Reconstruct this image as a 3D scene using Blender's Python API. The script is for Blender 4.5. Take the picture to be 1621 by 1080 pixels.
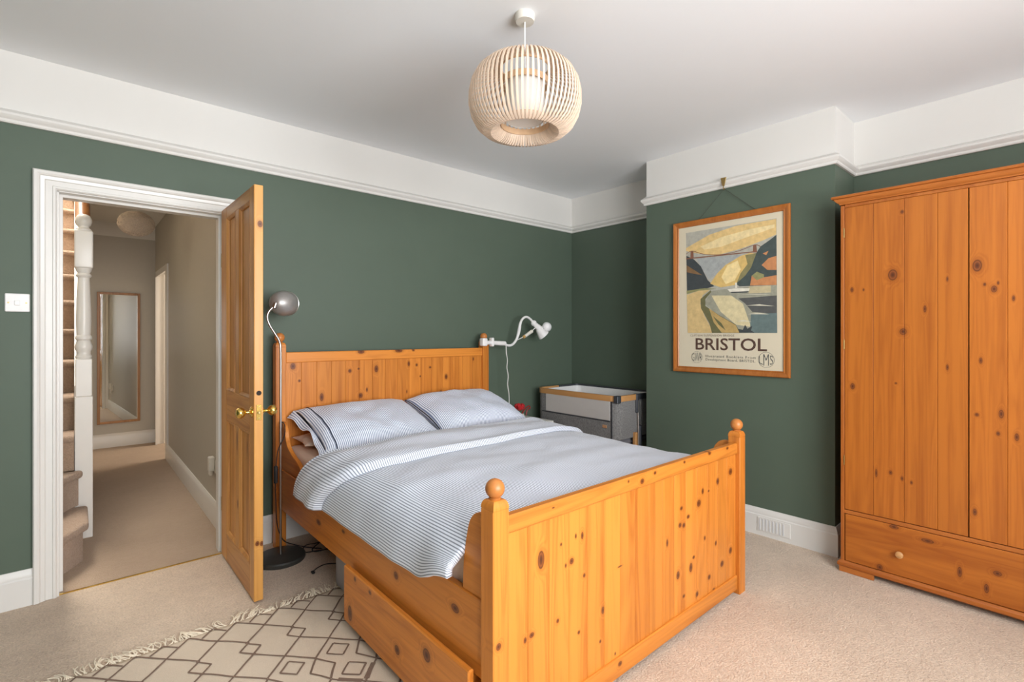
import bpy, bmesh, math, random
from mathutils import Vector, Matrix, noise
random.seed(7)
SC = bpy.context.scene
COL = SC.collection
PI = math.pi
for o in list(bpy.data.objects):
    bpy.data.objects.remove(o)

# ------------------------------------------------------------------ camera
cd = bpy.data.cameras.new('camera'); cam = bpy.data.objects.new('camera', cd); COL.objects.link(cam)
cam.location = (0, 0, 1.28)
cam.rotation_euler = (PI / 2, 0, math.radians(48.77 - 90))
cd.sensor_width = 36.0; cd.lens = 790.0 / 1621.0 * 36.0
cd.shift_y = -12.0 / 1621.0
cd.clip_start = 0.02
SC.camera = cam

# ------------------------------------------------------------------ light and exposure
w = bpy.data.worlds.new('world'); SC.world = w; w.use_nodes = True
bg = w.node_tree.nodes['Background']
bg.inputs['Color'].default_value = (0.80, 0.90, 1.0, 1); bg.inputs['Strength'].default_value = 1.0

def area(name, loc, rot, sx, sy, power, col, spread=PI):
    l = bpy.data.lights.new(name, 'AREA'); l.shape = 'RECTANGLE'; l.size = sx; l.size_y = sy
    l.energy = power; l.color = col; l.spread = spread
    o = bpy.data.objects.new(name, l); COL.objects.link(o); o.location = loc; o.rotation_euler = rot
    return o
# daylight coming in through the bedroom windows (south wall)
area('window_daylight', (0.85, -1.56, 1.58), (PI / 2 + math.radians(13), 0, 0), 2.3, 1.55, 232, (0.975, 0.982, 1.0))
# daylight in the hall's side room; overhead light added in the stairwell
area('side_room_daylight', (2.9, 6.6, 1.5), (PI / 2, 0, PI / 2), 1.2, 1.3, 62, (1.0, 0.88, 0.76))
area('stair_fill_light', (-0.45, 5.6, 4.35), (0, 0, 0), 0.8, 2.2, 200, (1.0, 0.95, 0.88))
SC.view_settings.view_transform = 'Standard'
SC.view_settings.look = 'None'
SC.view_settings.exposure = 0.0
SC.view_settings.gamma = 1.0
SC.view_settings.use_curve_mapping = False
SC.cycles.max_bounces = 10
SC.cycles.diffuse_bounces = 6
SC.cycles.use_denoising = True
SC.cycles.sample_clamp_indirect = 4.0

# ------------------------------------------------------------------ mesh helpers
ORG = {}
class MB:
    def __init__(s):
        s.bm = bmesh.new(); s.mi = 0
        s.uv = None
    def _f(s, vs):
        try:
            f = s.bm.faces.new(vs); f.material_index = s.mi; return f
        except ValueError:
            return None
    def box(s, x0, x1, y0, y1, z0, z1, bev=0.0):
        b = bmesh.new()
        if x1 < x0: x0, x1 = x1, x0
        if y1 < y0: y0, y1 = y1, y0
        if z1 < z0: z0, z1 = z1, z0
        v = [b.verts.new((x, y, z)) for x in (x0, x1) for y in (y0, y1) for z in (z0, z1)]
        for q in ((0, 1, 3, 2), (4, 6, 7, 5), (0, 4, 5, 1), (2, 3, 7, 6), (0, 2, 6, 4), (1, 5, 7, 3)):
            b.faces.new([v[i] for i in q])
        if bev > 0:
            bmesh.ops.bevel(b, geom=b.edges[:], offset=bev, segments=1 if bev < .008 else 4, profile=0.5, affect='EDGES')
        s.merge(b)
        return s
    def merge(s, b):
        b.verts.ensure_lookup_table()
        mp = {v: s.bm.verts.new(v.co) for v in b.verts}
        for f in b.faces:
            s._f([mp[v] for v in f.verts])
        b.free()
    def prism(s, pts, axis, a0, a1, bev=0.0):
        """polygon pts (two coords) extruded along axis: X->(y,z) Y->(x,z) Z->(x,y)"""
        b = bmesh.new()
        def mk(p, a):
            return {'X': (a, p[0], p[1]), 'Y': (p[0], a, p[1]), 'Z': (p[0], p[1], a)}[axis]
        A = [b.verts.new(mk(p, a0)) for p in pts]; B = [b.verts.new(mk(p, a1)) for p in pts]
        b.faces.new(A); b.faces.new(list(reversed(B)))
        n = len(pts)
        for i in range(n):
            b.faces.new((A[i], B[i], B[(i + 1) % n], A[(i + 1) % n]))
        bmesh.ops.recalc_face_normals(b, faces=b.faces[:])
        if bev > 0:
            bmesh.ops.bevel(b, geom=b.edges[:], offset=bev, segments=1, profile=0.5, affect='EDGES')
        s.merge(b); return s
    def ngon(s, pts):
        return s._f([s.bm.verts.new(p) for p in pts])
    def tube(s, path, r, seg=10, closed=False):
        P = [Vector(p) for p in path]; n = len(P)
        R = r if isinstance(r, (list, tuple)) else [r] * n
        rings = []; N = None
        for i in range(n):
            if closed: T = P[(i + 1) % n] - P[i - 1]
            elif i == 0: T = P[1] - P[0]
            elif i == n - 1: T = P[-1] - P[-2]
            else: T = (P[i + 1] - P[i]).normalized() + (P[i] - P[i - 1]).normalized()
            T.normalize()
            if N is None:
                a = Vector((0, 0, 1)) if abs(T.z) < 0.9 else Vector((1, 0, 0))
                N = (a - T * a.dot(T)).normalized()
            else:
                N = (N - T * N.dot(T)).normalized()
            B = T.cross(N)
            rings.append([s.bm.verts.new(P[i] + (N * math.cos(2 * PI * k / seg) + B * math.sin(2 * PI * k / seg)) * R[i]) for k in range(seg)])
        m = n if closed else n - 1
        for i in range(m):
            a, b = rings[i], rings[(i + 1) % n]
            for k in range(seg):
                s._f((a[k], a[(k + 1) % seg], b[(k + 1) % seg], b[k]))
        if not closed:
            s._f(list(reversed(rings[0]))); s._f(rings[-1])
        return s
    def lathe(s, prof, c, axis=(0, 0, 1), seg=24, cap=True):
        """prof: (radius, height along axis)"""
        ax = Vector(axis).normalized()
        a = Vector((1, 0, 0)) if abs(ax.x) < 0.9 else Vector((0, 1, 0))
        N = (a - ax * a.dot(ax)).normalized(); B = ax.cross(N); c = Vector(c)
        rings = []
        for r, h in prof:
            if r <= 1e-6: rings.append([s.bm.verts.new(c + ax * h)])
            else: rings.append([s.bm.verts.new(c + ax * h + (N * math.cos(2 * PI * k / seg) + B * math.sin(2 * PI * k / seg)) * r) for k in range(seg)])
        for a_, b_ in zip(rings, rings[1:]):
            for k in range(seg):
                k2 = (k + 1) % seg
                if len(a_) == 1 and len(b_) == 1: continue
                if len(a_) == 1: s._f((a_[0], b_[k2], b_[k]))
                elif len(b_) == 1: s._f((a_[k], a_[k2], b_[0]))
                else: s._f((a_[k], a_[k2], b_[k2], b_[k]))
        if cap:
            if len(rings[0]) > 1: s._f(list(reversed(rings[0])))
            if len(rings[-1]) > 1: s._f(rings[-1])
        return s
    def ball(s, c, r, seg=24, sz=1.0):
        n = 12
        return s.lathe([(r * math.sin(PI * i / n) if 0 < i < n else 0, -r * sz * math.cos(PI * i / n)) for i in range(n + 1)], c, seg=seg)
    def sweep(s, path, prof, mp=lambda a, b, c: (a, b, c), closed=False, side=1):
        """closed profile of (offset, height) swept with mitres along a 2-D path; offset to the right of travel"""
        P = [Vector(p) for p in path]; n = len(P); rings = []
        for i in range(n):
            d0 = (P[i] - P[i - 1]).normalized() if (i > 0 or closed) else None
            d1 = (P[(i + 1) % n] - P[i]).normalized() if (i < n - 1 or closed) else None
            if d0 is None: d0 = d1
            if d1 is None: d1 = d0
            n0 = Vector((d0.y, -d0.x)) * side; n1 = Vector((d1.y, -d1.x)) * side
            m = (n0 + n1).normalized(); k = 1.0 / max(0.2, m.dot(n0))
            rings.append([s.bm.verts.new(mp(P[i].x + m.x * o * k, P[i].y + m.y * o * k, h)) for o, h in prof])
        q = len(prof)
        for i in range(n if closed else n - 1):
            a, b = rings[i], rings[(i + 1) % n]
            for j in range(q):
                s._f((a[j], b[j], b[(j + 1) % q], a[(j + 1) % q]))
        if not closed:
            s._f(rings[0]); s._f(list(reversed(rings[-1])))
        return s
    def grid(s, fn, nu, nv, uvfn=None, closed_u=False):
        V = [[s.bm.verts.new(fn(i / (nu - 1), j / (nv - 1))) for j in range(nv)] for i in range(nu)]
        if uvfn and s.uv is None: s.uv = s.bm.loops.layers.uv.new('UVMap')
        for i in range(nu - 1):
            for j in range(nv - 1):
                f = s._f((V[i][j], V[i + 1][j], V[i + 1][j + 1], V[i][j + 1]))
                if f and uvfn:
                    for l, (a, b) in zip(f.loops, ((i, j), (i + 1, j), (i + 1, j + 1), (i, j + 1))):
                        l[s.uv].uv = uvfn(a / (nu - 1), b / (nv - 1))
        return V
    def build(s, name, mat, parent=None, smooth=True, angle=35, recalc=True, up=False):
        if recalc: bmesh.ops.recalc_face_normals(s.bm, faces=s.bm.faces[:])
        if up and sum(f.normal.z for f in s.bm.faces) < 0:
            bmesh.ops.reverse_faces(s.bm, faces=s.bm.faces[:])
        org = root_org(parent)
        if org.length > 0: bmesh.ops.translate(s.bm, verts=s.bm.verts[:], vec=-org)
        me = bpy.data.meshes.new(name); s.bm.to_mesh(me); s.bm.free()
        for m in (mat if isinstance(mat, (list, tuple)) else [mat]): me.materials.append(m)
        if smooth:
            me.polygons.foreach_set('use_smooth', [True] * len(me.polygons))
            me.set_sharp_from_angle(angle=math.radians(angle))
        o = bpy.data.objects.new(name, me); COL.objects.link(o)
        if parent: o.parent = parent
        return o

def root_org(p):
    v = Vector((0, 0, 0))
    while p is not None:
        v += Vector(p.location); p = p.parent
    return v
def tag(o, label=None, cat=None, group=None, kind=None):
    if label: o['label'] = label
    if cat: o['category'] = cat
    if group: o['group'] = group
    if kind: o['kind'] = kind
    return o
def thing(name, loc, label, cat, group=None):
    o = bpy.data.objects.new(name, None); COL.objects.link(o); o.location = loc
    o.empty_display_size = 0.1
    return tag(o, label, cat, group)
def struct(o): o['kind'] = 'structure'; return o

# ------------------------------------------------------------------ materials
class NT:
    def __init__(s, name):
        s.m = bpy.data.materials.new(name); s.m.use_nodes = True; s.t = s.m.node_tree
        s.b = s.t.nodes['Principled BSDF']; s.out = s.t.nodes['Material Output']
    def n(s, typ, **kw):
        x = s.t.nodes.new(typ)
        for k, v in kw.items():
            if k.startswith('i_'):
                key = k[2:]; x.inputs[int(key) if key.isdigit() else key.replace('_', ' ')].default_value = v
            else: setattr(x, k, v)
        return x
    def l(s, a, b): s.t.links.new(a, b)
    def math(s, op, a, b=None, c=None, clamp=False):
        x = s.t.nodes.new('ShaderNodeMath'); x.operation = op; x.use_clamp = clamp
        for i, q in enumerate((a, b, c)):
            if q is None: continue
            if isinstance(q, (int, float)): x.inputs[i].default_value = q
            else: s.l(q, x.inputs[i])
        return x.outputs[0]
    def vmath(s, op, a, b=None, c=None):
        x = s.t.nodes.new('ShaderNodeVectorMath'); x.operation = op
        for i, q in enumerate((a, b, c)):
            if q is None: continue
            if isinstance(q, (tuple, list)): x.inputs[i].default_value = q
            else: s.l(q, x.inputs[i])
        return x
    def mix(s, fac, a, b, blend='MIX'):
        x = s.t.nodes.new('ShaderNodeMix'); x.data_type = 'RGBA'; x.blend_type = blend
        for i, q in ((0, fac), (6, a), (7, b)):
            if isinstance(q, (int, float)): x.inputs[i].default_value = q
            elif isinstance(q, (tuple, list)): x.inputs[i].default_value = tuple(q) + (1,) if len(q) == 3 else q
            else: s.l(q, x.inputs[i])
        return x.outputs[2]
    def noise(s, vec, scale, detail=2, rough=0.5):
        x = s.n('ShaderNodeTexNoise'); x.inputs['Scale'].default_value = scale
        x.inputs['Detail'].default_value = detail; x.inputs['Roughness'].default_value = rough
        if vec is not None: s.l(vec, x.inputs['Vector'])
        return x.outputs['Fac']
    def ramp(s, fac, stops):
        x = s.n('ShaderNodeValToRGB'); e = x.color_ramp.elements
        while len(e) < len(stops): e.new(0.5)
        for q, (p, c) in zip(e, stops):
            q.position = p; q.color = (c, c, c, 1) if isinstance(c, (int, float)) else tuple(c) + (1,)
        s.l(fac, x.inputs[0]); return x.outputs[0]
    def bump(s, h, strength, dist):
        x = s.n('ShaderNodeBump'); x.inputs['Strength'].default_value = strength; x.inputs['Distance'].default_value = dist
        s.l(h, x.inputs['Height']); s.l(x.outputs[0], s.b.inputs['Normal'])
    def col(s, c):
        if isinstance(c, (tuple, list)): s.b.inputs['Base Color'].default_value = tuple(c) + (1,)
        else: s.l(c, s.b.inputs['Base Color'])
    def setp(s, rough=0.5, metal=0.0, spec=0.5, coat=0.0):
        s.b.inputs['Roughness'].default_value = rough; s.b.inputs['Metallic'].default_value = metal
        s.b.inputs['Specular IOR Level'].default_value = spec; s.b.inputs['Coat Weight'].default_value = coat

def plain(name, c, rough=0.5, metal=0.0, spec=0.5, var=0.06, scale=30, bump=0.0, coat=0.0):
    t = NT(name); tc = t.n('ShaderNodeTexCoord')
    f = t.noise(tc.outputs['Object'], scale, 3)
    a = tuple(max(0, x * (1 - var)) for x in c); b = tuple(min(1, x * (1 + var)) for x in c)
    t.col(t.mix(f, a, b)); t.setp(rough, metal, spec, coat)
    if bump: t.bump(f, bump, 0.002)
    return t.m

def pine(name, base, dark, along='Z', knots=(), plane='XZ', org=(0, 0, 0), rough=0.38, contrast=1.15, freq=1.0, variance=0.18, coat=0.05):
    t = NT(name); tc = t.n('ShaderNodeTexCoord'); oi = t.n('ShaderNodeObjectInfo')
    P = tc.outputs['Object']
    d = None
    for (u, v, ru, rv) in knots:
        if plane == 'XZ':
            cx = (u - org[0], 0, v - org[2]); sc = (1 / ru, 0, 1 / rv)
        elif plane == 'YZ':
            cx = (0, u - org[1], v - org[2]); sc = (0, 1 / ru, 1 / rv)
        off = tuple(-a * b for a, b in zip(cx, sc))
        k = t.vmath('MULTIPLY_ADD', P, sc, off)
        ln = t.vmath('LENGTH', k.outputs[0]).outputs['Value']
        d = ln if d is None else t.math('MINIMUM', d, ln)
    rnd = t.math('MULTIPLY', oi.outputs['Random'], 37.0)
    cmb = t.n('ShaderNodeCombineXYZ')
    for i in range(3): t.l(rnd, cmb.inputs[i])
    Q = t.vmath('ADD', P, cmb.outputs[0]).outputs[0]
    warp = None
    if d is not None:
        w_ = t.math('SUBTRACT', 1.0, t.math('MULTIPLY', d, 0.33), clamp=True)
        warp = t.math('MULTIPLY', t.math('MULTIPLY', w_, w_), 0.55)
    i = 'XYZ'.index(along)
    s1 = [9.0 * freq] * 3; s1[i] = 0.55
    n1 = t.noise(t.vmath('MULTIPLY', Q, tuple(s1)).outputs[0], 1.0, 2.0, 0.5)
    if warp is not None: n1 = t.math('ADD', n1, warp)
    rings = t.math('SINE', t.math('MULTIPLY', n1, 75.0))
    rings = t.math('MULTIPLY_ADD', rings, 0.5, 0.5)
    rings = t.math('POWER', rings, 1.6)
    s2 = [260.0] * 3; s2[i] = 7.0
    n2 = t.noise(t.vmath('MULTIPLY', Q, tuple(s2)).outputs[0], 1.0, 2.0, 0.6)
    s3 = [20.0] * 3; s3[i] = 0.4
    n3 = t.noise(t.vmath('MULTIPLY', Q, tuple(s3)).outputs[0], 1.0, 1.0, 0.5)
    f = t.math('ADD', t.math('MULTIPLY', rings, 0.26 * contrast), t.math('MULTIPLY', t.math('SUBTRACT', n2, 0.5), 0.6 * contrast))
    f = t.math('ADD', f, t.math('MULTIPLY', t.math('SUBTRACT', n3, 0.42), 1.6 * contrast), clamp=True)
    c = t.mix(f, base, dark)
    hv = t.n('ShaderNodeHueSaturation')
    t.l(c, hv.inputs['Color'])
    t.l(t.math('MULTIPLY_ADD', oi.outputs['Random'], variance, 1.0 - variance / 2), hv.inputs['Value'])
    c = hv.outputs[0]
    if d is not None:
        kc = t.ramp(t.math('MULTIPLY', d, 0.5), [(0.0, (0.055, 0.014, 0.006)), (0.22, (0.13, 0.035, 0.010)), (0.34, (0.23, 0.065, 0.015)), (0.46, (0.07, 0.018, 0.006)), (0.52, tuple(x * 0.8 for x in dark))])
        kf = t.ramp(t.math('MULTIPLY', d, 0.5), [(0.0, 1.0), (0.44, 0.95), (0.56, 0.45), (0.95, 0.0)])
        c = t.mix(kf, c, kc)
    t.col(c); t.setp(rough, 0, 0.4, coat); t.b.inputs['Coat Roughness'].default_value = 0.25
    t.bump(f, 0.08, 0.001)
    return t.m

def stripes(name, white, blue, period, duty, coord='UV', axis=0, rough=0.85, bump=0.15):
    t = NT(name); tc = t.n('ShaderNodeTexCoord')
    sep = t.n('ShaderNodeSeparateXYZ'); t.l(tc.outputs[coord], sep.inputs[0])
    fr = t.math('FRACT', t.math('DIVIDE', sep.outputs[axis], period))
    tri = t.math('ABSOLUTE', t.math('SUBTRACT', fr, 0.5))            # 0 centre .5 edge
    f = t.math('MULTIPLY_ADD', tri, -9.0, 9.0 * duty / 2 + 0.5, clamp=True)
    nz = t.noise(tc.outputs['Object'], 900, 2)
    c = t.mix(f, white, blue)
    c = t.mix(t.math('MULTIPLY', nz, 0.12), c, (0.5, 0.5, 0.5))
    t.col(c); t.setp(rough, 0, 0.2)
    t.b.inputs['Sheen Weight'].default_value = 0.15
    t.bump(t.noise(tc.outputs['Object'], 60, 4), bump, 0.004)
    return t.m

def carpet(name, c1, c2, scale=170):
    t = NT(name); tc = t.n('ShaderNodeTexCoord'); P = tc.outputs['Object']
    a = t.noise(P, scale, 3, 0.7); b = t.noise(P, 3.2, 3, 0.6); g = t.noise(P, 28, 2, 0.6)
    f = t.math('MULTIPLY_ADD', t.math('SUBTRACT', a, 0.5), 1.5, 0.5)
    f = t.math('ADD', f, t.math('MULTIPLY', t.math('SUBTRACT', b, 0.5), 0.55))
    f = t.math('ADD', f, t.math('MULTIPLY', t.math('SUBTRACT', g, 0.5), 0.35), clamp=True)
    t.col(t.mix(f, c2, c1)); t.setp(0.95, 0, 0.1); t.b.inputs['Sheen Weight'].default_value = 0.25
    h = t.math('ADD', a, t.math('MULTIPLY', g, 0.7))
    t.bump(h, 1.0, 0.009)
    return t.m

def fabric(name, c, c2, scale=700, rough=0.9):
    t = NT(name); tc = t.n('ShaderNodeTexCoord'); P = tc.outputs['Object']
    v = t.vmath('MULTIPLY', P, (1, 1, 0.35)).outputs[0]
    f = t.math('MULTIPLY_ADD', t.math('SUBTRACT', t.noise(v, scale, 2, 0.7), 0.5), 1.8, 0.5, clamp=True)
    t.col(t.mix(f, c, c2)); t.setp(rough, 0, 0.15); t.bump(f, 0.3, 0.002)
    return t.m

def glass_pane(name, fac=0.06):
    t = NT(name); tr = t.n('ShaderNodeBsdfTransparent'); gl = t.n('ShaderNodeBsdfGlossy'); gl.inputs['Roughness'].default_value = 0.03
    mx = t.n('ShaderNodeMixShader'); mx.inputs[0].default_value = fac
    t.l(tr.outputs[0], mx.inputs[1]); t.l(gl.outputs[0], mx.inputs[2]); t.l(mx.outputs[0], t.out.inputs['Surface'])
    return t.m

M = {}
M['green'] = plain('green_wall_paint', (0.088, 0.121, 0.089), 0.55, var=0.05, scale=5, bump=0.02, spec=0.35)
M['white_wall'] = plain('white_wall_paint', (0.69, 0.677, 0.645), 0.7, var=0.015, scale=4, bump=0.02)
M['ceiling'] = plain('ceiling_paint', (0.82, 0.84, 0.86), 0.75, var=0.012, scale=3, bump=0.02)
M['gloss'] = plain('white_gloss_paint', (0.70, 0.688, 0.655), 0.32, var=0.02, scale=14)
M['cream_gloss'] = plain('hall_white_gloss', (0.74, 0.71, 0.66), 0.35, var=0.02, scale=14)
M['carpet'] = carpet('bedroom_carpet', (0.88, 0.71, 0.545), (0.42, 0.315, 0.225), 120)
M['hall_carpet_dimmed'] = carpet('hall_carpet_dimmed', (0.60, 0.45, 0.32), (0.40, 0.28, 0.185))  # carpet copy with the hall's dimmer, warmer light put into its colour
M['stair_carpet'] = carpet('stair_carpet', (0.53, 0.385, 0.28), (0.33, 0.225, 0.155), 120)
M['hall_wall'] = plain('hall_wall_paint', (0.49, 0.455, 0.39), 0.55, var=0.03, scale=30, bump=0.03)
M['brass'] = plain('polished_brass', (0.85, 0.58, 0.16), 0.18, 1.0, var=0.05)
M['brass_dull'] = plain('aged_brass', (0.42, 0.30, 0.12), 0.4, 1.0)
M['steel'] = plain('brushed_steel', (0.40, 0.385, 0.37), 0.42, 0.65, var=0.08, scale=60)
M['chrome'] = plain('satin_chrome', (0.50, 0.48, 0.455), 0.30, 1.0)
M['black_base'] = plain('dusty_black_enamel', (0.035, 0.036, 0.032), 0.45, var=0.7, scale=9)
M['black'] = plain('black_plastic', (0.015, 0.015, 0.016), 0.45)
M['dark'] = plain('painted_hole_shade', (0.02, 0.012, 0.008), 0.8)
M['white_plastic'] = plain('white_plastic', (0.80, 0.79, 0.78), 0.3)
M['cream_plastic'] = plain('cream_plastic', (0.70, 0.67, 0.60), 0.4)
M['red'] = plain('red_cloth', (0.42, 0.012, 0.016), 0.55, var=0.2, scale=80)
M['peach'] = fabric('peach_cotton', (0.86, 0.70, 0.59), (0.78, 0.62, 0.51), 300)
M['duvet'] = stripes('striped_duvet_cotton', (0.80, 0.845, 0.945), (0.19, 0.22, 0.28), 0.0105, 0.36)
M['pillow'] = stripes('striped_pillow_cotton', (0.84, 0.88, 0.97), (0.15, 0.21, 0.36), 0.0105, 0.38)
M['navy'] = plain('navy_piping', (0.012, 0.022, 0.05), 0.7)
M['rug'] = fabric('woven_wool_rug', (0.66, 0.56, 0.445), (0.56, 0.465, 0.36), 420)
M['rug_line'] = fabric('brown_wool', (0.25, 0.175, 0.135), (0.17, 0.115, 0.085), 500)
M['fringe'] = plain('cream_cotton_fringe', (0.82, 0.73, 0.58), 0.9)
M['grey_fabric'] = fabric('charcoal_melange', (0.09, 0.088, 0.086), (0.30, 0.295, 0.29), 240)
M['crib_white'] = fabric('white_cotton', (0.80, 0.80, 0.80), (0.72, 0.72, 0.72), 300)
M['crib_mesh'] = fabric('pale_mesh_netting', (0.56, 0.535, 0.51), (0.44, 0.42, 0.40), 900)
M['crib_wood'] = pine('crib_beech', (0.52, 0.27, 0.10), (0.36, 0.17, 0.055), 'Y', contrast=0.5)
M['slate_metal'] = plain('slate_grey_metal', (0.06, 0.065, 0.075), 0.4, 0.4)
M['leather'] = plain('tan_leather', (0.45, 0.24, 0.12), 0.6)
M['rib'] = pine('pale_birch_strip', (0.70, 0.555, 0.43), (0.60, 0.45, 0.325), 'Z', contrast=0.4, rough=0.5)
M['rib_inner'] = pine('birch_hoop', (0.68, 0.46, 0.28), (0.55, 0.34, 0.19), 'Z', contrast=0.5, rough=0.5)
t = NT('white_diffuser'); t.col((0.72, 0.70, 0.66)); t.setp(0.6); t.b.inputs['Transmission Weight'].default_value = 0.0
tc = t.n('ShaderNodeTexCoord'); t.bump(t.noise(tc.outputs['Object'], 200, 2), 0.05, 0.001); M['diffuser'] = t.m
M['clear_box'] = plain('cloudy_clear_plastic', (0.36, 0.36, 0.40), 0.3, var=0.12)
M['grout'] = plain('grey_vent', (0.60, 0.61, 0.62), 0.5)
M['cable_white'] = plain('white_cable', (0.72, 0.71, 0.68), 0.5)
M['mirror'] = plain('mirror_silver', (0.90, 0.91, 0.89), 0.015, 1.0, var=0.0)
M['pane'] = glass_pane('window_glass', 0.07)
M['wicker'] = plain('woven_twine', (0.55, 0.46, 0.37), 0.8, var=0.3, scale=120)
M['paper'] = plain('aged_cream_paper', (0.62, 0.56, 0.42), 0.7, var=0.02, scale=6)
M['amber'] = plain('amber_switch', (0.55, 0.32, 0.10), 0.5)

PB, PD = (0.63, 0.225, 0.034), (0.39, 0.112, 0.013)
WB, WD_ = (0.45, 0.14, 0.018), (0.29, 0.075, 0.009)
DB, DD = (0.58, 0.28, 0.080), (0.34, 0.125, 0.026)

# ------------------------------------------------------------------ room shell
D = 3.28; XE = 3.65; XB = 3.29; YB0 = 0.934; YB1 = 2.193; ZR = 2.255; ZC = 2.59
XW = -1.35; YS = -1.40
HX0, HX1, HZ = -0.072, 0.662, 1.988            # hole in the north wall for door 1
GW = [M['green'], M['white_wall']]

def wall(name, boxes, mats=GW):
    b = MB()
    for (x0, x1, y0, y1, z0, z1) in boxes:
        for (a, c, mi) in ((z0, min(z1, ZR), 0), (max(z0, ZR), z1, 1)):
            if c - a > 1e-4:
                b.mi = mi; b.box(x0, x1, y0, y1, a, c)
    return struct(b.build(name, mats, smooth=False))
wall('wall_north', [(XW - .12, HX0, D, D + .12, 0, ZC), (HX1, XE + .12, D, D + .12, 0, ZC), (HX0, HX1, D, D + .12, HZ, ZC)])
wall('wall_east', [(XE, XE + .12, YS - .12, D, 0, ZC)])
wall('wall_chimney', [(XB, XE, YB0, YB1, 0, ZC)])
wall('wall_south', [(XW - .12, -0.35, YS - .12, YS, 0, ZC), (2.05, XE, YS - .12, YS, 0, ZC), (-0.35, 2.05, YS - .12, YS, 0, .78), (-0.35, 2.05, YS - .12, YS, 2.38, ZC)])
wall('wall_west', [(XW - .12, XW, YS, D, 0, ZC)])
struct(MB().box(XW - .12, XE + .12, YS - .12, D + .12, ZC, ZC + .1).build('ceiling', M['ceiling'], smooth=False))
struct(MB().box(XW - .12, XE + .12, YS - .12, D + .02, -.1, 0).build('floor', M['carpet'], smooth=False))

def window(name, ax, pos, a0, a1, z0, z1, n):
    """frame in a hole of a wall: ax 'X' runs along X at y=pos, 'Y' runs along Y at x=pos"""
    def bx(u0, u1, v0, v1, zz0, zz1, bev=.004):
        b = MB()
        if ax == 'X': b.box(u0, u1, v0, v1, zz0, zz1, bev)
        else: b.box(v0, v1, u0, u1, zz0, zz1, bev)
        return b
    fr = bx(a0, a1, pos - .05, pos + .05, z0, z0 + .06).build(name, M['gloss']); struct(fr)
    bx(a0, a1, pos - .05, pos + .05, z1 - .06, z1).build('head_rail', M['gloss'], fr)
    w_ = (a1 - a0) / n
    for i in range(n + 1):
        c = a0 + i * w_
        lo = max(a0, c - .035); hi = min(a1, c + .035)
        bx(lo, hi, pos - .045, pos + .045, z0 + .06, z1 - .06).build('mullion', M['gloss'], fr)
    for i in range(n):
        u0 = a0 + i * w_ + .035; u1 = a0 + (i + 1) * w_ - .035; zm = (z0 + z1) / 2
        bx(u0, u1, pos - .03, pos + .03, zm - .025, zm + .025).build('meeting_rail', M['gloss'], fr)
        bx(u0, u1, pos - .004, pos + .002, z0 + .06, zm - .025, 0).build('pane', M['pane'], fr)
        bx(u0, u1, pos - .004, pos + .002, zm + .025, z1 - .06, 0).build('pane', M['pane'], fr)
window('window_1', 'X', YS - .06, -0.35, 2.05, .78, 2.38, 3)

# skirting and picture rail
BP = [(0, 0), (.02, 0), (.02, .125), (.016, .132), (.016, .142), (.009, .158), (.005, .168), (0, .168)]
RP = [(0, ZR), (.012, ZR), (.016, ZR + .006), (.016, ZR + .016), (.026, ZR + .024), (.032, ZR + .034), (.032, ZR + .044), (.022, ZR + .052), (.010, ZR + .062), (0, ZR + .066)]
def skirting(name, path, prof=BP, m='gloss'):
    return struct(MB().sweep(path, prof).build(name, M[m], angle=25))
skirting('baseboard_north_left', [(XW, D), (-0.149, D)])
skirting('baseboard_north_right', [(0.735, D), (XE, D)])
skirting('baseboard_alcove', [(XE, D - .02), (XE, YB1), (XB + .02, YB1)])
skirting('baseboard_chimney', [(XB, YB1 + .02), (XB, YB0), (XE, YB0)])
skirting('baseboard_east', [(XE, YB0 - .02), (XE, YS)])
skirting('trim_1', [(XW, D), (XE, D), (XE, YB1), (XB, YB1), (XB, YB0), (XE, YB0), (XE, YS)], RP)

# ------------------------------------------------------------------ door opening
AP = [(0, 0), (0, .012), (.006, .018), (.014, .018), (.017, .013), (.040, .013), (.044, .018), (.058, .022), (.062, .028), (.070, .032), (.080, .032), (.085, .026), (.085, 0)]
OX0, OX1, OZ = -.064, .652, 1.975
ar = MB().sweep([(OX1, 0.002), (OX1, OZ), (OX0, OZ), (OX0, 0.002)], [(o, -d) for o, d in AP],
                mp=lambda a, b, c: (a, D + c, b)).build('trim_2', M['gloss'], angle=25); struct(ar)
dl = MB()
dl.box(HX0, HX0 + .015, D, D + .12, 0, HZ - .015); dl.box(HX1 - .015, HX1, D, D + .12, 0, HZ - .015); dl.box(HX0, HX1, D, D + .12, HZ - .018, HZ)
dl.box(HX0 + .015, HX0 + .028, D + .055, D + .12, 0, HZ - .018); dl.box(HX1 - .028, HX1 - .015, D + .055, D + .12, 0, HZ - .018); dl.box(HX0 + .028, HX1 - .028, D + .055, D + .12, HZ - .031, HZ - .018)
struct(dl.build('trim_3', M['gloss'], smooth=False))
o = MB().box(HX0 + .015, HX1 - .015, D + .010, D + .022, 0.0, .0045, .001).build('threshold_strip', M['brass']); tag(o, 'thin brass carpet strip across the doorway threshold', 'threshold strip')

ah = MB().sweep([(OX1, 0.002), (OX1, OZ), (OX0, OZ), (OX0, 0.002)], [(o * .72, d) for o, d in AP],
                mp=lambda a, b, c: (a, D + .12 + c, b)).build('trim_6', M['cream_gloss'], angle=25); struct(ah)
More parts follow.
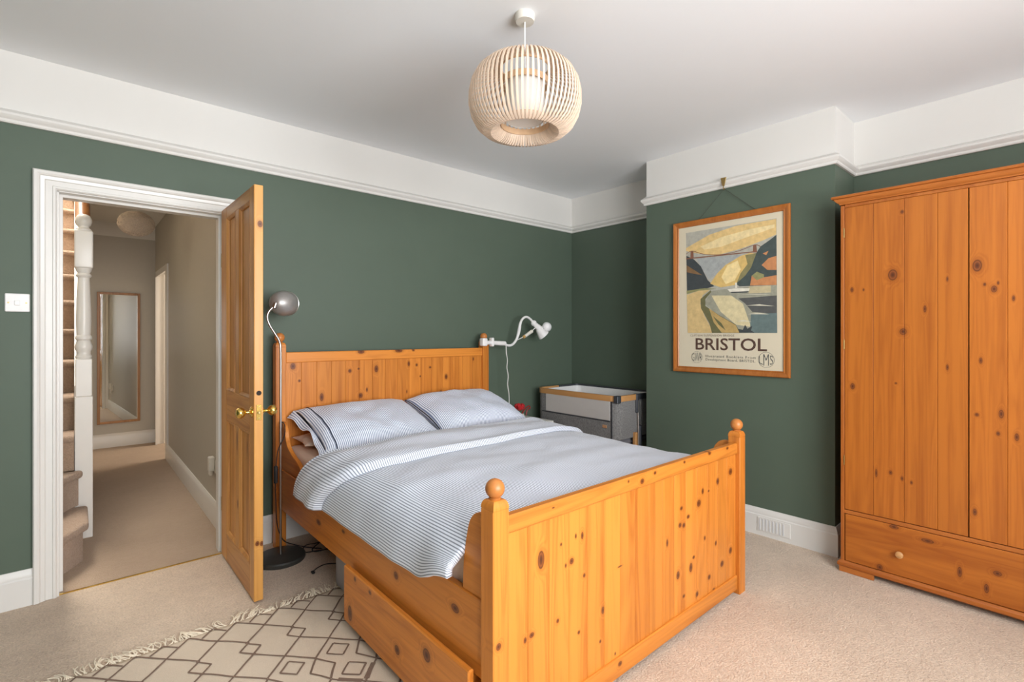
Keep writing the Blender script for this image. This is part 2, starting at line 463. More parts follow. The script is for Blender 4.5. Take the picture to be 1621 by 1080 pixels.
# door 1: four-panel pine door standing open at right angles to its wall
DO = (0.656, 3.262, 0.0)
door = thing('door_1', DO, None, None); struct(door)
mdv = pine('door_pine', DB, DD, 'Z', knots=[(2.70, 1.62, .006, .02), (2.755, .71, .006, .03), (2.90, .72, .008, .05), (2.91, .92, .006, .04), (2.885, .395, .01, .02), (2.70, .36, .006, .02), (2.69, .25, .005, .018)], plane='YZ', org=DO, contrast=1.2)
mdh = pine('door_pine_rail', DB, DD, 'Y', org=DO, contrast=1.2)
medge = pine('door_pine_edge', (0.66, 0.33, 0.085), (0.50, 0.21, 0.045), 'Z', knots=[(.662, 1.80, .011, .016), (.650, .285, .009, .012), (.669, .28, .008, .012)], plane='XZ', org=DO, contrast=0.9)
dx0, dx1, dy0, dy1, dz0, dz1 = .636, .676, 2.57, 3.262, .012, 1.985
def dbox(name, y0, y1, z0, z1, m, x0=dx0, x1=dx1, bev=.002, par=None):
    return MB().box(x0, x1, y0, y1, z0, z1, bev).build(name, m, par or door)
o = MB(); o.box(dx0, dx1, dy0 + .004, 2.648, dz0, dz1, .002); o.build('stile', mdv, door)
dbox('lock_edge', dy0, dy0 + .004, dz0, dz1, medge)
dbox('stile', 3.14, dy1, dz0, dz1, mdv)
for (z0, z1) in ((1.925, dz1), (.80, .965), (dz0, .165)):
    dbox('rail', 2.648, 3.14, z0, z1, mdh, dx0 + .0005, dx1 - .0005)
for (z0, z1) in ((.965, 1.925), (.165, .80)):
    dbox('muntin', 2.862, 2.942, z0, z1, mdv, dx0 + .0005, dx1 - .0005)
    for (y0, y1) in ((2.648, 2.862), (2.942, 3.14)):
        dbox('panel', y0, y1, z0, z1, mdv, dx0 + .014, dx1 - .014, 0)
        for sx, xf in ((-1, dx0), (1, dx1)):
            prof = [(0, 0), (0, -.013), (.018, -.013), (.016, -.007), (.010, -.003), (.004, .001), (0, .001)]
            MB().sweep([(y0, z0), (y1, z0), (y1, z1), (y0, z1)], prof, closed=True, side=-1,
                       mp=lambda a, b, c, sx=sx, xf=xf: (xf + sx * c, a, b)).build('panel_moulding', mdv, door, angle=20)
# ironmongery
for sx, xf in ((-1, dx0), (1, dx1)):
    MB().lathe([(0, 0), (.026, 0), (.026, .003), (.020, .007), (.012, .010), (.0095, .014)], (xf, 2.607, .905), (sx, 0, 0), 28).build('rosette', M['brass'], door)
    MB().lathe([(.009, .008), (.0075, .016), (.0075, .026), (.012, .030), (.020, .036), (.0255, .045), (.0265, .053), (.024, .062), (.017, .068), (0, .070)], (xf, 2.607, .905), (sx, 0, 0), 28).build('door_knob', M['brass'], door)
lp = MB().box(.645, .669, 2.5685, 2.571, .868, .942, .001).build('latch_plate', M['brass'], door)
MB().box(.651, .662, 2.562, 2.569, .897, .913, .002).build('latch_bolt', M['brass_dull'], lp)
for z in (.878, .932): MB().lathe([(0, 0), (.0042, 0), (.0035, .0012), (0, .0014)], (.657, 2.5685, z), (0, -1, 0), 12).build('screw', M['brass_dull'], lp)
MB().lathe([(.0115, 0), (.0115, .0006), (0, .0006)], (.657, 2.5702, .997), (0, -1, 0), 20).build('lock_hole_shade', M['dark'], door)  # flat dark disc on the edge, painted as the shade inside a lock hole
for z in (.30, 1.70):
    MB().tube([(.640, 3.266, z - .04), (.640, 3.266, z + .04)], .005, 10).build('hinge', M['brass_dull'], door)

# light switch
sw = thing('light_switch', (-.201, D, 1.423), 'white single light switch plate on green wall left of the doorway', 'light switch')
MB().box(-.243, -.159, D - .009, D, 1.381, 1.466, .003).build('switch_plate', M['white_plastic'], sw)
MB().box(-.211, -.191, D - .014, D - .008, 1.411, 1.434, .002).build('rocker', M['white_plastic'], sw)
for x in (-.231, -.171): MB().lathe([(.0035, 0), (.003, .0012), (0, .0014)], (x, D - .009, 1.423), (0, -1, 0), 12).build('screw', M['brass_dull'], sw)

# ------------------------------------------------------------------ hall beyond the door
Y0 = D + .12; YE = 7.2; XR = .715; HZC = 2.53; SX = -.92
hw = [M['hall_wall'], M['cream_gloss']]
def hwall(name, boxes, z_split=9):
    b = MB()
    for (x0, x1, y0, y1, z0, z1) in boxes:
        for (a, c, mi) in ((z0, min(z1, z_split), 0), (max(z0, z_split), z1, 1)):
            if c - a > 1e-4: b.mi = mi; b.box(x0, x1, y0, y1, a, c)
    return struct(b.build(name, hw, smooth=False))
hwall('wall_hall_right', [(XR, XR + .1, Y0, 6.10, 0, HZC), (XR, XR + .1, 7.06, YE, 0, HZC), (XR, XR + .1, 6.10, 7.06, 1.99, HZC)])
hwall('wall_hall_end', [(SX, XR + 2.4, YE, YE + .1, 0, 4.4)], 2.375)
hwall('wall_stair', [(SX - .1, SX, Y0, YE, 0, 4.4)])
hwall('wall_stairwell', [(-.02, .06, Y0, YE, 2.53, 4.4), (SX, .0, Y0 - .0, Y0 + .06, 2.60, 4.4)])
hwall('wall_side_room', [(3.1, 3.2, 5.2, YE, 0, HZC), (XR + .1, 3.1, 5.2, 5.3, 0, HZC)])
struct(MB().box(.0, 3.2, Y0, YE, HZC, HZC + .08).build('ceiling_hall', M['white_wall'], smooth=False))
struct(MB().box(SX, .06, Y0, YE, 4.4, 4.45).build('ceiling_stairwell', M['white_wall'], smooth=False))
struct(MB().box(SX - .1, 3.2, D + .02, YE + .1, -.1, 0).build('floor_hall', M['hall_carpet_dimmed'], smooth=False))
HP = [(0, 0), (.02, 0), (.02, .12), (.012, .14), (.006, .152), (0, .152)]
skirting('baseboard_hall_right', [(XR, 6.10), (XR, Y0)], HP, 'cream_gloss')
skirting('baseboard_hall_end', [(SX, YE), (XR - .0, YE)], HP, 'cream_gloss')
struct(MB().sweep([(7.06, 0.0), (7.06, 1.99), (6.10, 1.99), (6.10, 0.0)], [(-.002, 0), (-.002, .10), (-.03, .10), (-.03, .065), (-.016, .06), (-.016, .0)], side=1,
       mp=lambda a, b, c: (XR + c, a, b)).build('trim_4', M['cream_gloss'], smooth=False))
struct(MB().sweep([(7.06, 0.002), (7.06, 1.99), (6.10, 1.99), (6.10, 0.002)], [(0, 0), (0, -.012), (.03, -.015), (.07, -.02), (.07, 0)], side=-1,
       mp=lambda a, b, c: (XR + c, a, b)).build('trim_5', M['cream_gloss'], smooth=False))

# staircase
st = thing('staircase', (-.45, 3.5, 0), 'carpeted staircase rising beside the white turned newel post', 'staircase')
RISE = .2187
def step_poly(k, pts, over=.028):
    """winder tread"""
    z = RISE * k
    b = MB(); b.prism(pts, 'Z', RISE * (k - 1) if k > 1 else 0.0, z - .045)
    cx = sum(p[0] for p in pts) / len(pts); cy = sum(p[1] for p in pts) / len(pts)
    q = []
    n = len(pts)
    for i in range(n):
        p0, p1, p2 = Vector(pts[i - 1]), Vector(pts[i]), Vector(pts[(i + 1) % n])
        q.append(p1)
    b2 = bmesh.new()
    A = [b2.verts.new((p.x, p.y, z - .05)) for p in q]; f = b2.faces.new(A)
    r = bmesh.ops.extrude_face_region(b2, geom=[f])
    bmesh.ops.translate(b2, verts=[v for v in r['geom'] if isinstance(v, bmesh.types.BMVert)], vec=(0, 0, .05))
    bmesh.ops.recalc_face_normals(b2, faces=b2.faces[:])
    # nose: push the side faces that face the hall outwards
    for v in b2.verts:
        d = Vector((.9, -.45, 0))
        if (v.co.x, v.co.y) in [(round(p[0], 9), round(p[1], 9)) for p in []]: pass
        if v.co.x > -.5: v.co += d * over
    bmesh.ops.bevel(b2, geom=b2.edges[:], offset=.016, segments=3, profile=0.5, affect='EDGES')
    b.merge(b2)
    return b.build('step', M['stair_carpet'], st)
step_poly(1, [(-.9, 3.43), (-.155, 3.43), (-.07, 3.517), (.035, 3.71), (.035, 4.07), (-.9, 4.07)])
step_poly(2, [(-.9, 3.44), (-.30, 3.44), (-.085, 3.93), (.018, 4.085), (-.9, 4.09)])
for k in range(3, 15):
    y = 5.04 + .245 * (k - 7); z = RISE * k
    y2 = y + .245 + .02
    pr = [(y2, z - RISE + (0 if k > 3 else -.0)), (y + .022, z - RISE), (y + .022, z - .045)]
    for i in range(7):
        a = -PI / 2 - PI * i / 6
        pr.append((y + .018 + .022 * math.cos(a) * 1.0, z - .022 + .022 * math.sin(a)))
    pr.append((y2, z))
    MB().prism(pr, 'X', SX + .02, -.003).build('step', M['stair_carpet'], st)
str_ = MB()
str_.prism([(4.16, .60), (4.16, .95), (7.15, .95 + 2.99 * RISE / .245), (7.15, .55 + 2.99 * RISE / .245)], 'X', -.002, .024)
str_.build('string_board', M['cream_gloss'], st)
MB().prism([(4.19, 0), (4.19, .62), (7.19, .60 + 3.0 * RISE / .245), (7.19, 0)], 'X', .002, .02).build('under_stair_panel', M['hall_wall'], st, smooth=False)
nx, ny = .043, 4.145
npst = MB().box(nx - .043, nx + .043, ny - .043, ny + .043, 0, .885, .003).build('newel_post', M['cream_gloss'], st)
MB().box(nx - .040, nx + .040, ny - .040, ny + .040, .885, 1.12, .004).build('newel_block', M['cream_gloss'], npst)
MB().lathe([(.038, 1.12), (.041, 1.135), (.034, 1.15), (.034, 1.165), (.042, 1.18), (.044, 1.20), (.036, 1.225), (.033, 1.235), (.041, 1.245), (.041, 1.26), (.034, 1.27), (.036, 1.30), (.038, 1.36), (.036, 1.45), (.032, 1.56), (.029, 1.63), (.034, 1.635), (.040, 1.645), (.034, 1.655), (.030, 1.66), (.038, 1.675), (.042, 1.69)], (nx, ny, 0), seg=28).build('turned_shaft', M['cream_gloss'], npst)
MB().box(nx - .045, nx + .045, ny - .045, ny + .045, 1.69, 1.925, .010).build('newel_block', M['cream_gloss'], npst)
MB().lathe([(.040, 1.922), (.040, 1.935), (.028, 1.945), (.028, 1.955), (.036, 1.965), (.042, 1.985), (.040, 2.005), (.030, 2.022), (.015, 2.03), (0, 2.032)], (nx, ny, 0), seg=28).build('newel_cap', M['cream_gloss'], npst)
mh = pine('handrail_pine', (0.42, 0.17, 0.05), (0.28, 0.10, 0.025), 'Z')
sl = RISE / .245
MB().tube([(nx - .004, ny + .075, 1.99), (nx - .004, ny + .075 + 2.2, 1.99 + 2.2 * sl)], .038, 16).build('handrail', mh, st)

# hall pendant
hp = thing('woven_pendant_lamp', (.372, 5.0, 2.16), 'round woven twine pendant lampshade hanging in the hall', 'pendant lamp')
cpt = (.372, 5.0, 2.16); hb = MB(); rr, rz = .122, .098
random.seed(3)
for k in range(46):
    ax = Vector((random.gauss(0, 1), random.gauss(0, 1), random.gauss(0, 1))).normalized()
    a = ax.orthogonal().normalized(); c_ = ax.cross(a)
    pts = []
    for i in range(28):
        q = a * math.cos(2 * PI * i / 28) + c_ * math.sin(2 * PI * i / 28)
        pts.append((cpt[0] + q.x * rr, cpt[1] + q.y * rr, cpt[2] + q.z * rz))
    hb.tube(pts, .0022, 4, closed=True)
o = hb.build('twine_shade', M['wicker'], hp); o['kind'] = 'stuff'
MB().lathe([(rr * .965 * math.sin(PI * i / 14) if 0 < i < 14 else 0, -rz * .965 * math.cos(PI * i / 14)) for i in range(15)], cpt, seg=28).build('shade_lining', plain('pale_twine_lining', (.58, .49, .40), .85, var=.35, scale=90, bump=.5), hp)
MB().tube([(.372, 5.0, 2.25), (.372, 5.0, HZC)], .003, 6).build('cord', M['cable_white'], hp)
MB().lathe([(.045, 0), (.045, -.02), (.03, -.03), (0, -.03)], (.372, 5.0, HZC), seg=20).build('ceiling_rose', M['white_plastic'], hp)

# hall mirror
mi = thing('wall_mirror', (.38, YE - .02, .27), 'tall narrow mirror in a thin pine frame on the hall end wall', 'mirror')
mi.rotation_euler = (0, 0, math.radians(2.1)); mi.location.y -= .004
mp_ = pine('mirror_frame_pine', (0.40, 0.20, 0.08), (0.27, 0.12, 0.04), 'Z')
x0, x1, z0, z1 = .186, .572, .268, 1.742
for nm, q in (('frame_side', (x0, x0 + .026, z0, z1)), ('frame_side', (x1 - .026, x1, z0, z1)), ('frame_rail', (x0 + .026, x1 - .026, z0, z0 + .026)), ('frame_rail', (x0 + .026, x1 - .026, z1 - .026, z1))):
    MB().box(q[0], q[1], YE - .028, YE - .003, q[2], q[3], .003).build(nm, mp_, mi)
MB().box(x0 + .022, x1 - .022, YE - .018, YE - .004, z0 + .022, z1 - .022).build('mirror_glass', M['mirror'], mi, smooth=False)

# hall socket with plug
so = thing('wall_socket', (XR, 3.87, .40), 'white wall socket with a plugged in adaptor by the hall skirting', 'socket')
MB().box(XR - .010, XR, 3.80, 3.945, .345, .43, .003).build('socket_plate', M['cream_plastic'], so)
MB().box(XR - .045, XR - .010, 3.815, 3.865, .36, .455, .005).build('adaptor', M['cream_plastic'], so)
MB().box(XR - .030, XR - .010, 3.885, 3.93, .315, .36, .005).build('plug', M['cream_plastic'], so)

# ------------------------------------------------------------------ ceiling pendant with bent wood ribs
PX, PY = 1.392, 1.508
pe = thing('rib_pendant_lamp', (PX, PY, 2.0), 'large pendant lamp of bent pale wood ribs hanging from bedroom ceiling', 'pendant lamp')
MB().lathe([(.041, ZC), (.041, ZC - .020), (.037, ZC - .030), (0, ZC - .031)], (PX, PY, 0), seg=32).build('ceiling_rose', M['cream_plastic'], pe)
MB().tube([(PX, PY, ZC - .03), (PX, PY, 2.30)], .0028, 8).build('cord', M['white_plastic'], pe)
ctl = [(.100, 2.376), (.135, 2.382), (.170, 2.366), (.200, 2.330), (.220, 2.28), (.229, 2.225), (.230, 2.165), (.220, 2.105), (.200, 2.055), (.172, 2.022), (.140, 2.012), (.118, 2.024), (.104, 2.050), (.099, 2.078)]
ctl = [(r_, 2.376 - (2.376 - z_) * .745) for r_, z_ in ctl]
NR = 72
def rib_mesh():
    b = MB(); rows = []
    n = len(ctl)
    for i, (r, z) in enumerate(ctl):
        a = Vector(ctl[max(0, i - 1)]); c_ = Vector(ctl[min(n - 1, i + 1)]); T = (c_ - a).normalized(); N = Vector((-T.y, T.x))
        hw_ = .0043; ht = .0016
        rows.append([b.bm.verts.new((r + N.x * s_ * ht, y_, z + N.y * s_ * ht)) for s_, y_ in ((1, -hw_), (1, hw_), (-1, hw_), (-1, -hw_))])
    for p, q in zip(rows, rows[1:]):
        for k in range(4): b._f((p[k], p[(k + 1) % 4], q[(k + 1) % 4], q[k]))
    b._f(rows[0]); b._f(list(reversed(rows[-1])))
    bmesh.ops.translate(b.bm, verts=b.bm.verts[:], vec=(PX, PY, 0))
    return b.build('rib', M['rib'], pe)
rib0 = rib_mesh()
# rib data is local to the lamp base, so turning each copy about the lamp axis places it
for k in range(1, NR):
    c_ = rib0.copy(); COL.objects.link(c_); c_.parent = pe; c_.rotation_euler = (0, 0, 2 * PI * k / NR)
def hoop(name, r, z0, z1, m, th=.004):
    b = MB(); b.lathe([(r, z0), (r, z1), (r - th, z1), (r - th, z0), (r, z0)], (PX, PY, 0), seg=48, cap=False); return b.build(name, m, pe)
hoop('upper_hoop', .098, 2.295, 2.32, M['rib_inner']); hoop('lower_hoop', .0985, 2.135, 2.158, M['rib_inner']); hoop('top_hoop', .100, 2.366, 2.374, M['rib_inner'])
MB().lathe([(.078, 2.156), (.080, 2.32), (.078, 2.32), (.076, 2.158), (0, 2.158)], (PX, PY, 0), seg=40, cap=False).build('diffuser', M['diffuser'], pe)
b = MB()
for a in (0, 2.09, 4.19): b.tube([(PX + .096 * math.cos(a), PY + .096 * math.sin(a), 2.298), (PX, PY, 2.298)], .002, 6)
b.build('hoop_spoke', M['white_plastic'], pe)
MB().lathe([(.02, 2.22), (.02, 2.30), (.012, 2.31), (0, 2.31)], (PX, PY, 0), seg=20).build('lamp_holder', M['white_plastic'], pe)

# ------------------------------------------------------------------ bed
K_FOOT = [(1.104, 0.567, 0.014, 0.0292), (1.247, 0.52, 0.01, 0.0103), (1.196, 0.59, 0.004, 0.0051), (1.301, 0.591, 0.006, 0.0123), (1.268, 0.598, 0.004, 0.0078), (1.218, 0.514, 0.004, 0.0068), (1.311, 0.452, 0.006, 0.007), (1.18, 0.346, 0.006, 0.0067), (1.283, 0.268, 0.006, 0.0061), (1.064, 0.346, 0.01, 0.008), (1.036, 0.341, 0.006, 0.0087), (1.412, 0.296, 0.008, 0.0128), (1.397, 0.191, 0.005, 0.0055), (1.483, 0.111, 0.004, 0.0056), (1.512, 0.421, 0.013, 0.0028), (1.83, 0.419, 0.007, 0.0148), (1.94, 0.536, 0.01, 0.0077), (1.996, 0.487, 0.011, 0.0078), (1.929, 0.467, 0.011, 0.0098), (1.96, 0.459, 0.011, 0.0099), (2.087, 0.525, 0.016, 0.0149), (2.121, 0.571, 0.009, 0.0127), (2.175, 0.561, 0.007, 0.0047), (2.261, 0.588, 0.012, 0.0144), (2.14, 0.356, 0.007, 0.0093), (2.39, 0.61, 0.017, 0.015), (2.39, 0.228, 0.014, 0.015), (2.042, 0.298, 0.009, 0.0068), (2.018, 0.26, 0.013, 0.0191), (1.913, 0.26, 0.012, 0.0163), (2.18, 0.166, 0.012, 0.0106), (2.304, 0.19, 0.015, 0.0134), (2.243, 0.304, 0.008, 0.0108), (2.071, 0.126, 0.011, 0.0114), (1.96, 0.156, 0.009, 0.0066), (2.223, 0.095, 0.01, 0.0071)]
K_FRAIL = [(1.64, 0.712, 0.012, 0.0099), (1.727, 0.728, 0.009, 0.0061), (1.552, 0.728, 0.005, 0.0048), (1.949, 0.733, 0.008, 0.0055), (2.167, 0.736, 0.012, 0.007), (2.339, 0.733, 0.011, 0.0061), (1.15, 0.723, 0.006, 0.0025), (1.5, 0.072, 0.011, 0.0085)]
K_FPOST = [(0.913, 0.382, 0.009, 0.0103), (0.966, 0.364, 0.004, 0.0091)]
K_HEAD = [(0.997, 1.08, 0.015, 0.0193), (1.355, 1.035, 0.011, 0.0117), (1.415, 1.046, 0.007, 0.0066), (1.541, 1.039, 0.014, 0.023), (1.035, 0.99, 0.007, 0.0073), (1.429, 0.867, 0.014, 0.0159), (1.473, 0.903, 0.006, 0.0133), (1.883, 0.97, 0.006, 0.0058), (1.789, 1.064, 0.009, 0.017), (1.853, 1.053, 0.008, 0.01), (1.966, 1.031, 0.009, 0.0073), (2.106, 0.954, 0.012, 0.018), (2.361, 1.079, 0.006, 0.0125), (1.773, 0.867, 0.004, 0.0113), (2.058, 0.844, 0.009, 0.0089), (1.171, 0.878, 0.012, 0.0251), (1.03, .72, .012, .012), (1.08, .80, .012, .018)]
K_HRAIL = [(1.428, 1.158, 0.023, 0.0119), (1.706, 1.16, 0.028, 0.0125), (1.821, 1.161, 0.01, 0.0085)]
K_SIDE = [(1.692, 0.373, 0.016, 0.0141), (1.306, 0.41, 0.021, 0.0135), (2.481, 0.348, 0.027, 0.0124), (2.18, 0.392, 0.016, 0.0079)]
K_BD = [(2.031, 0.101, 0.020, 0.032), (1.622, 0.141, 0.018, 0.0164), (1.422, 0.219, 0.022, 0.0217), (1.842, 0.262, 0.011, 0.0079), (1.981, 0.263, 0.01, 0.0094)]
BO = (1.70, 2.15, 0.0)
bed = thing('pine_bed', BO, 'orange pine bed frame with ball topped posts and boarded ends', 'bed')
XL, XRt = .894, 2.505
m_fb = pine('pine_footboard', PB, PD, 'Z', K_FOOT, 'XZ', BO)
m_hb = pine('pine_headboard', PB, PD, 'Z', K_HEAD, 'XZ', BO)
m_fr = pine('pine_foot_rail', PB, PD, 'X', K_FRAIL, 'XZ', BO)
m_hr = pine('pine_head_rail', PB, PD, 'X', K_HRAIL, 'XZ', BO)
m_po = pine('pine_post', PB, PD, 'Z', K_FPOST, 'XZ', BO, variance=0.06)
m_sd = pine('pine_side_rail', PB, PD, 'Y', K_SIDE, 'YZ', BO, variance=0.06)
m_ball = pine('pine_ball', (0.52, 0.19, 0.045), (0.40, 0.13, 0.028), 'X', contrast=.7)

def post(x, y, zt):
    """square post with rounded shoulders and a ball"""
    h = .03
    b = MB().box(x, x + .06, y, y + .06, 0, zt - .028, .003)
    # arched cap
    n = 8
    prof = [(h, 0)]
    cap = bmesh.new()
    rings = []
    for i in range(n + 1):
        a = PI / 2 * i / n
        s_ = .0295 - .0135 * (1 - math.cos(a)) ; z = zt - .0285 + .0285 * math.sin(a) * .9
        rings.append([cap.verts.new((x + h + sx * s_, y + h + sy * s_, z)) for sx, sy in ((-1, -1), (1, -1), (1, 1), (-1, 1))])
    for p, q in zip(rings, rings[1:]):
        for k in range(4): cap.faces.new((p[k], p[(k + 1) % 4], q[(k + 1) % 4], q[k]))
    cap.faces.new(rings[-1]); b.merge(cap)
    p = b.build('post', m_po, bed)
    MB().lathe([(.016, -.006), (.018, 0), (.012, .004)], (x + h, y + h, zt), seg=24).ball((x + h, y + h, zt + .027), .029).build('ball_finial', m_ball, p, angle=60)
    return p
for x in (XL, XRt - .06):
    post(x, 1.100, .800)
    post(x, 3.140, 1.228)
MB().box(XL + .06, XRt - .06, 1.112, 1.142, .688, .742, .004).build('top_rail', m_fr, bed)
MB().box(XL + .06, XRt - .06, 1.112, 1.142, .022, .095, .004).build('bottom_rail', m_fr, bed)
MB().box(XL + .06, XRt - .06, 3.147, 3.187, 1.103, 1.166, .004).build('top_rail', m_hr, bed)
MB().box(XL + .06, XRt - .06, 3.147, 3.187, .25, .33, .004).build('bottom_rail', m_hr, bed)
NBD = 16; bw = (XRt - XL - .12) / NBD
for i in range(NBD):
    x = XL + .06 + i * bw
    MB().box(x + .0004, x + bw - .0004, 1.121, 1.137, .093, .690, .0016).build('board', m_fb, bed)
    MB().box(x + .0004, x + bw - .0004, 3.156, 3.174, .328, 1.105, .0016).build('board', m_hb, bed)
def smooth_pts(P, n=5):
    out = []
    for i in range(len(P) - 1):
        p0 = Vector(P[max(0, i - 1)]); p1 = Vector(P[i]); p2 = Vector(P[i + 1]); p3 = Vector(P[min(len(P) - 1, i + 2)])
        for k in range(n):
            t_ = k / n
            out.append(tuple(0.5 * ((2 * p1) + (p2 - p0) * t_ + (2 * p0 - 5 * p1 + 4 * p2 - p3) * t_ ** 2 + (3 * p1 - p0 - 3 * p2 + p3) * t_ ** 3)))
    out.append(tuple(P[-1])); return out
wh = smooth_pts([(3.139, .757), (3.075, .757), (3.035, .725), (3.012, .670), (2.975, .628), (2.900, .597), (2.82, .575), (2.765, .545), (2.745, .490)])
wf = smooth_pts([(1.255 + .02, .485), (1.272, .56), (1.262, .62), (1.250, .675), (1.235, .712), (1.205, .738), (1.161, .742)])
for sx in (0, 1):
    def fx(a): return a if sx == 0 else XL + XRt - a
    MB().box(fx(.905), fx(.931), 1.160, 3.140, .253, .486, .003).build('side_rail', m_sd, bed)
    MB().prism([(3.139, .486)] + wh, 'X', fx(.912), fx(.934), .002).build('wing_panel', m_sd, bed)
    MB().prism([(1.161, .486)] + wf, 'X', fx(.912), fx(.934), .002).build('wing_panel', m_sd, bed)
for i in range(14):
    y = 1.20 + i * .142
    MB().box(.931, 2.468, y, y + .07, .335, .355).build('bed_slat', m_fr, bed, smooth=False)
MB().box(1.69, 1.72, 1.14, 3.15, .26, .335).build('centre_beam', m_sd, bed, smooth=False)

# mattress under a peach fitted sheet
ma = MB().box(.937, 2.462, 1.165, 3.135, .356, .612, .05).build('mattress', M['peach']); tag(ma, 'mattress in a peach fitted sheet on the pine bed', 'mattress')

# pulled out underbed drawer
do_ = (1.15, 1.66, 0)
dr = thing('underbed_drawer', do_, 'long pine underbed drawer rolled out beneath the bed side rail', 'drawer')
m_bd = pine('pine_drawer_front', PB, PD, 'Y', K_BD, 'YZ', do_)
MB().box(.872, .894, 1.19, 2.095, .047, .282, .004).build('drawer_front', m_bd, dr)
for y in (1.215, 2.05): MB().box(.894, 1.50, y, y + .018, .07, .245, .002).build('drawer_side', m_bd, dr)
MB().box(1.482, 1.50, 1.233, 2.05, .07, .245, .002).build('drawer_back', m_bd, dr)
MB().box(.894, 1.482, 1.233, 2.05, .07, .08).build('drawer_bottom', m_bd, dr)
for x in (.93, 1.45):
    for y in (1.26, 2.0):
        MB().tube([(x, y, .0315), (x + .02, y, .0315)], .018, 14).box(x - .004, x + .024, y - .01, y + .01, .03, .07).build('castor', M['black'], dr)

# clear storage box under the bed
sb = thing('storage_box', (1.05, 2.42, 0), 'grey translucent plastic storage box under the bed behind the drawer', 'box')
b = MB(); V = [(1.0, 2.20), (1.40, 2.20), (1.40, 2.46), (1.0, 2.46)]
b.box(.985, 1.385, 2.20, 2.475, .0135, .185, .018).build('box_body', M['clear_box'], sb)
MB().box(.977, 1.393, 2.192, 2.483, .182, .205, .008).build('box_lid', M['clear_box'], sb)

# duvet
prof = smooth_pts([(.858, .462), (.862, .500), (.872, .550), (.893, .600), (.935, .640), (1.0, .664), (1.15, .678), (1.40, .688), (1.72, .690), (2.05, .684), (2.30, .668), (2.42, .645), (2.475, .612), (2.508, .560), (2.525, .500), (2.528, .465)], 8)
cum = [0.0]
for a, c_ in zip(prof, prof[1:]): cum.append(cum[-1] + math.hypot(c_[0] - a[0], c_[1] - a[1]))
LEN = cum[-1]
def P_at(s):
    s = max(0, min(LEN - 1e-6, s))
    lo = 0
    import bisect
    lo = min(len(cum) - 2, bisect.bisect_right(cum, s) - 1)
    f_ = (s - cum[lo]) / max(1e-9, cum[lo + 1] - cum[lo])
    x = prof[lo][0] + f_ * (prof[lo + 1][0] - prof[lo][0]); z = prof[lo][1] + f_ * (prof[lo + 1][1] - prof[lo][1])
    i0, i1 = max(0, lo - 2), min(len(prof) - 1, lo + 3)
    tx, tz = prof[i1][0] - prof[i0][0], prof[i1][1] - prof[i0][1]; l = math.hypot(tx, tz)
    return x, z, -tz / l, tx / l
def sstep(a, b_, x):
    t_ = max(0, min(1, (x - a) / (b_ - a))); return t_ * t_ * (3 - 2 * t_)
def wrinkle(s, y):
    n_ = noise.noise(Vector((s * 2.2, y * 5.5, 1.7))) * .011 + noise.noise(Vector((s * 6 + y * 3, y * 9 - s * 3, 4.2))) * .0055
    n_ += noise.noise(Vector((s * 1.3, y * 1.6, 9.1))) * .010
    return n_
S_SH = .235                                # arc length of the left drop
def duvet_pt(s, y, off=0.0):
    x, z, nx_, nz_ = P_at(s)
    drop = 1 - sstep(0, S_SH, s)
    w_ = wrinkle(s, y) * (0.55 if s < S_SH else 1.0)
    # folds of the left side near the foot
    if y < 1.75:
        k = (1.75 - y) / .5
        w_ += drop * min(1, k) * (.020 * math.sin((y - 1.25) * 17 + s * 5) + .010)
        z += .075 * sstep(1.50, 1.27, y) * (1 - sstep(0, .16, s))
    return Vector((x + nx_ * (w_ + off), y, z + nz_ * (w_ + off)))
def y_foot(s): return 1.178 + (.085 * (1 - sstep(.17, .31, s)) if s < .5 else 0)
def y_head(s): return 2.445 + .175 * (1 - sstep(.02, .38, s)) + .10 * sstep(LEN - .6, LEN, s)
dv = MB(); NU, NV = 190, 130
def dfn(u, v):
    s = u * LEN; y0 = y_foot(s); y1 = y_head(s) - .02
    return duvet_pt(s, y0 + (y1 - y0) * v)
dv.grid(dfn, NU, NV, lambda u, v: (u * LEN, v * 1.3))
du = dv.build('duvet', M['duvet'], angle=80, up=True); tag(du, 'blue and white striped duvet spread over the bed with one side hanging', 'duvet')
so_ = du.modifiers.new('thick', 'SOLIDIFY'); so_.thickness = .022; so_.offset = -1
fb = MB()
def y_fold(s): return 2.075 + .235 * (1 - sstep(.0, .33, s)) ** 1.5 + .05 * sstep(1.0, LEN - .2, s)
def ffn(u, v):
    s = u * LEN
    if s < .02: s = .02 * u * LEN / .02
    yb, yt = y_fold(s), y_head(s)
    # v from 0 (fold hem) to 1 (head edge, rolls under)
    if v < .85:
        q = v / .85; y = yb + (yt - .02 - yb) * q
        off = .030 * sstep(0, .07, q) + .004 + .006 * math.sin(q * 9 + s * 2.5) * sstep(0, .2, q) + .007 * math.sin(q * 4.5 - s * 1.7)* sstep(0, .2, q)
        return duvet_pt(s, y, off)
    a = (v - .85) / .15 * PI
    off = .006 + .028 * math.cos(a); y = yt - .02 + .026 * math.sin(a)
    return duvet_pt(s, y, off)
fb.grid(ffn, 190, 60, lambda u, v: (u * LEN + .003, v * .5))
fo = fb.build('turned_back_fold', M['duvet'], du, angle=80, up=True)
so_ = fo.modifiers.new('thick', 'SOLIDIFY'); so_.thickness = .004; so_.offset = -1

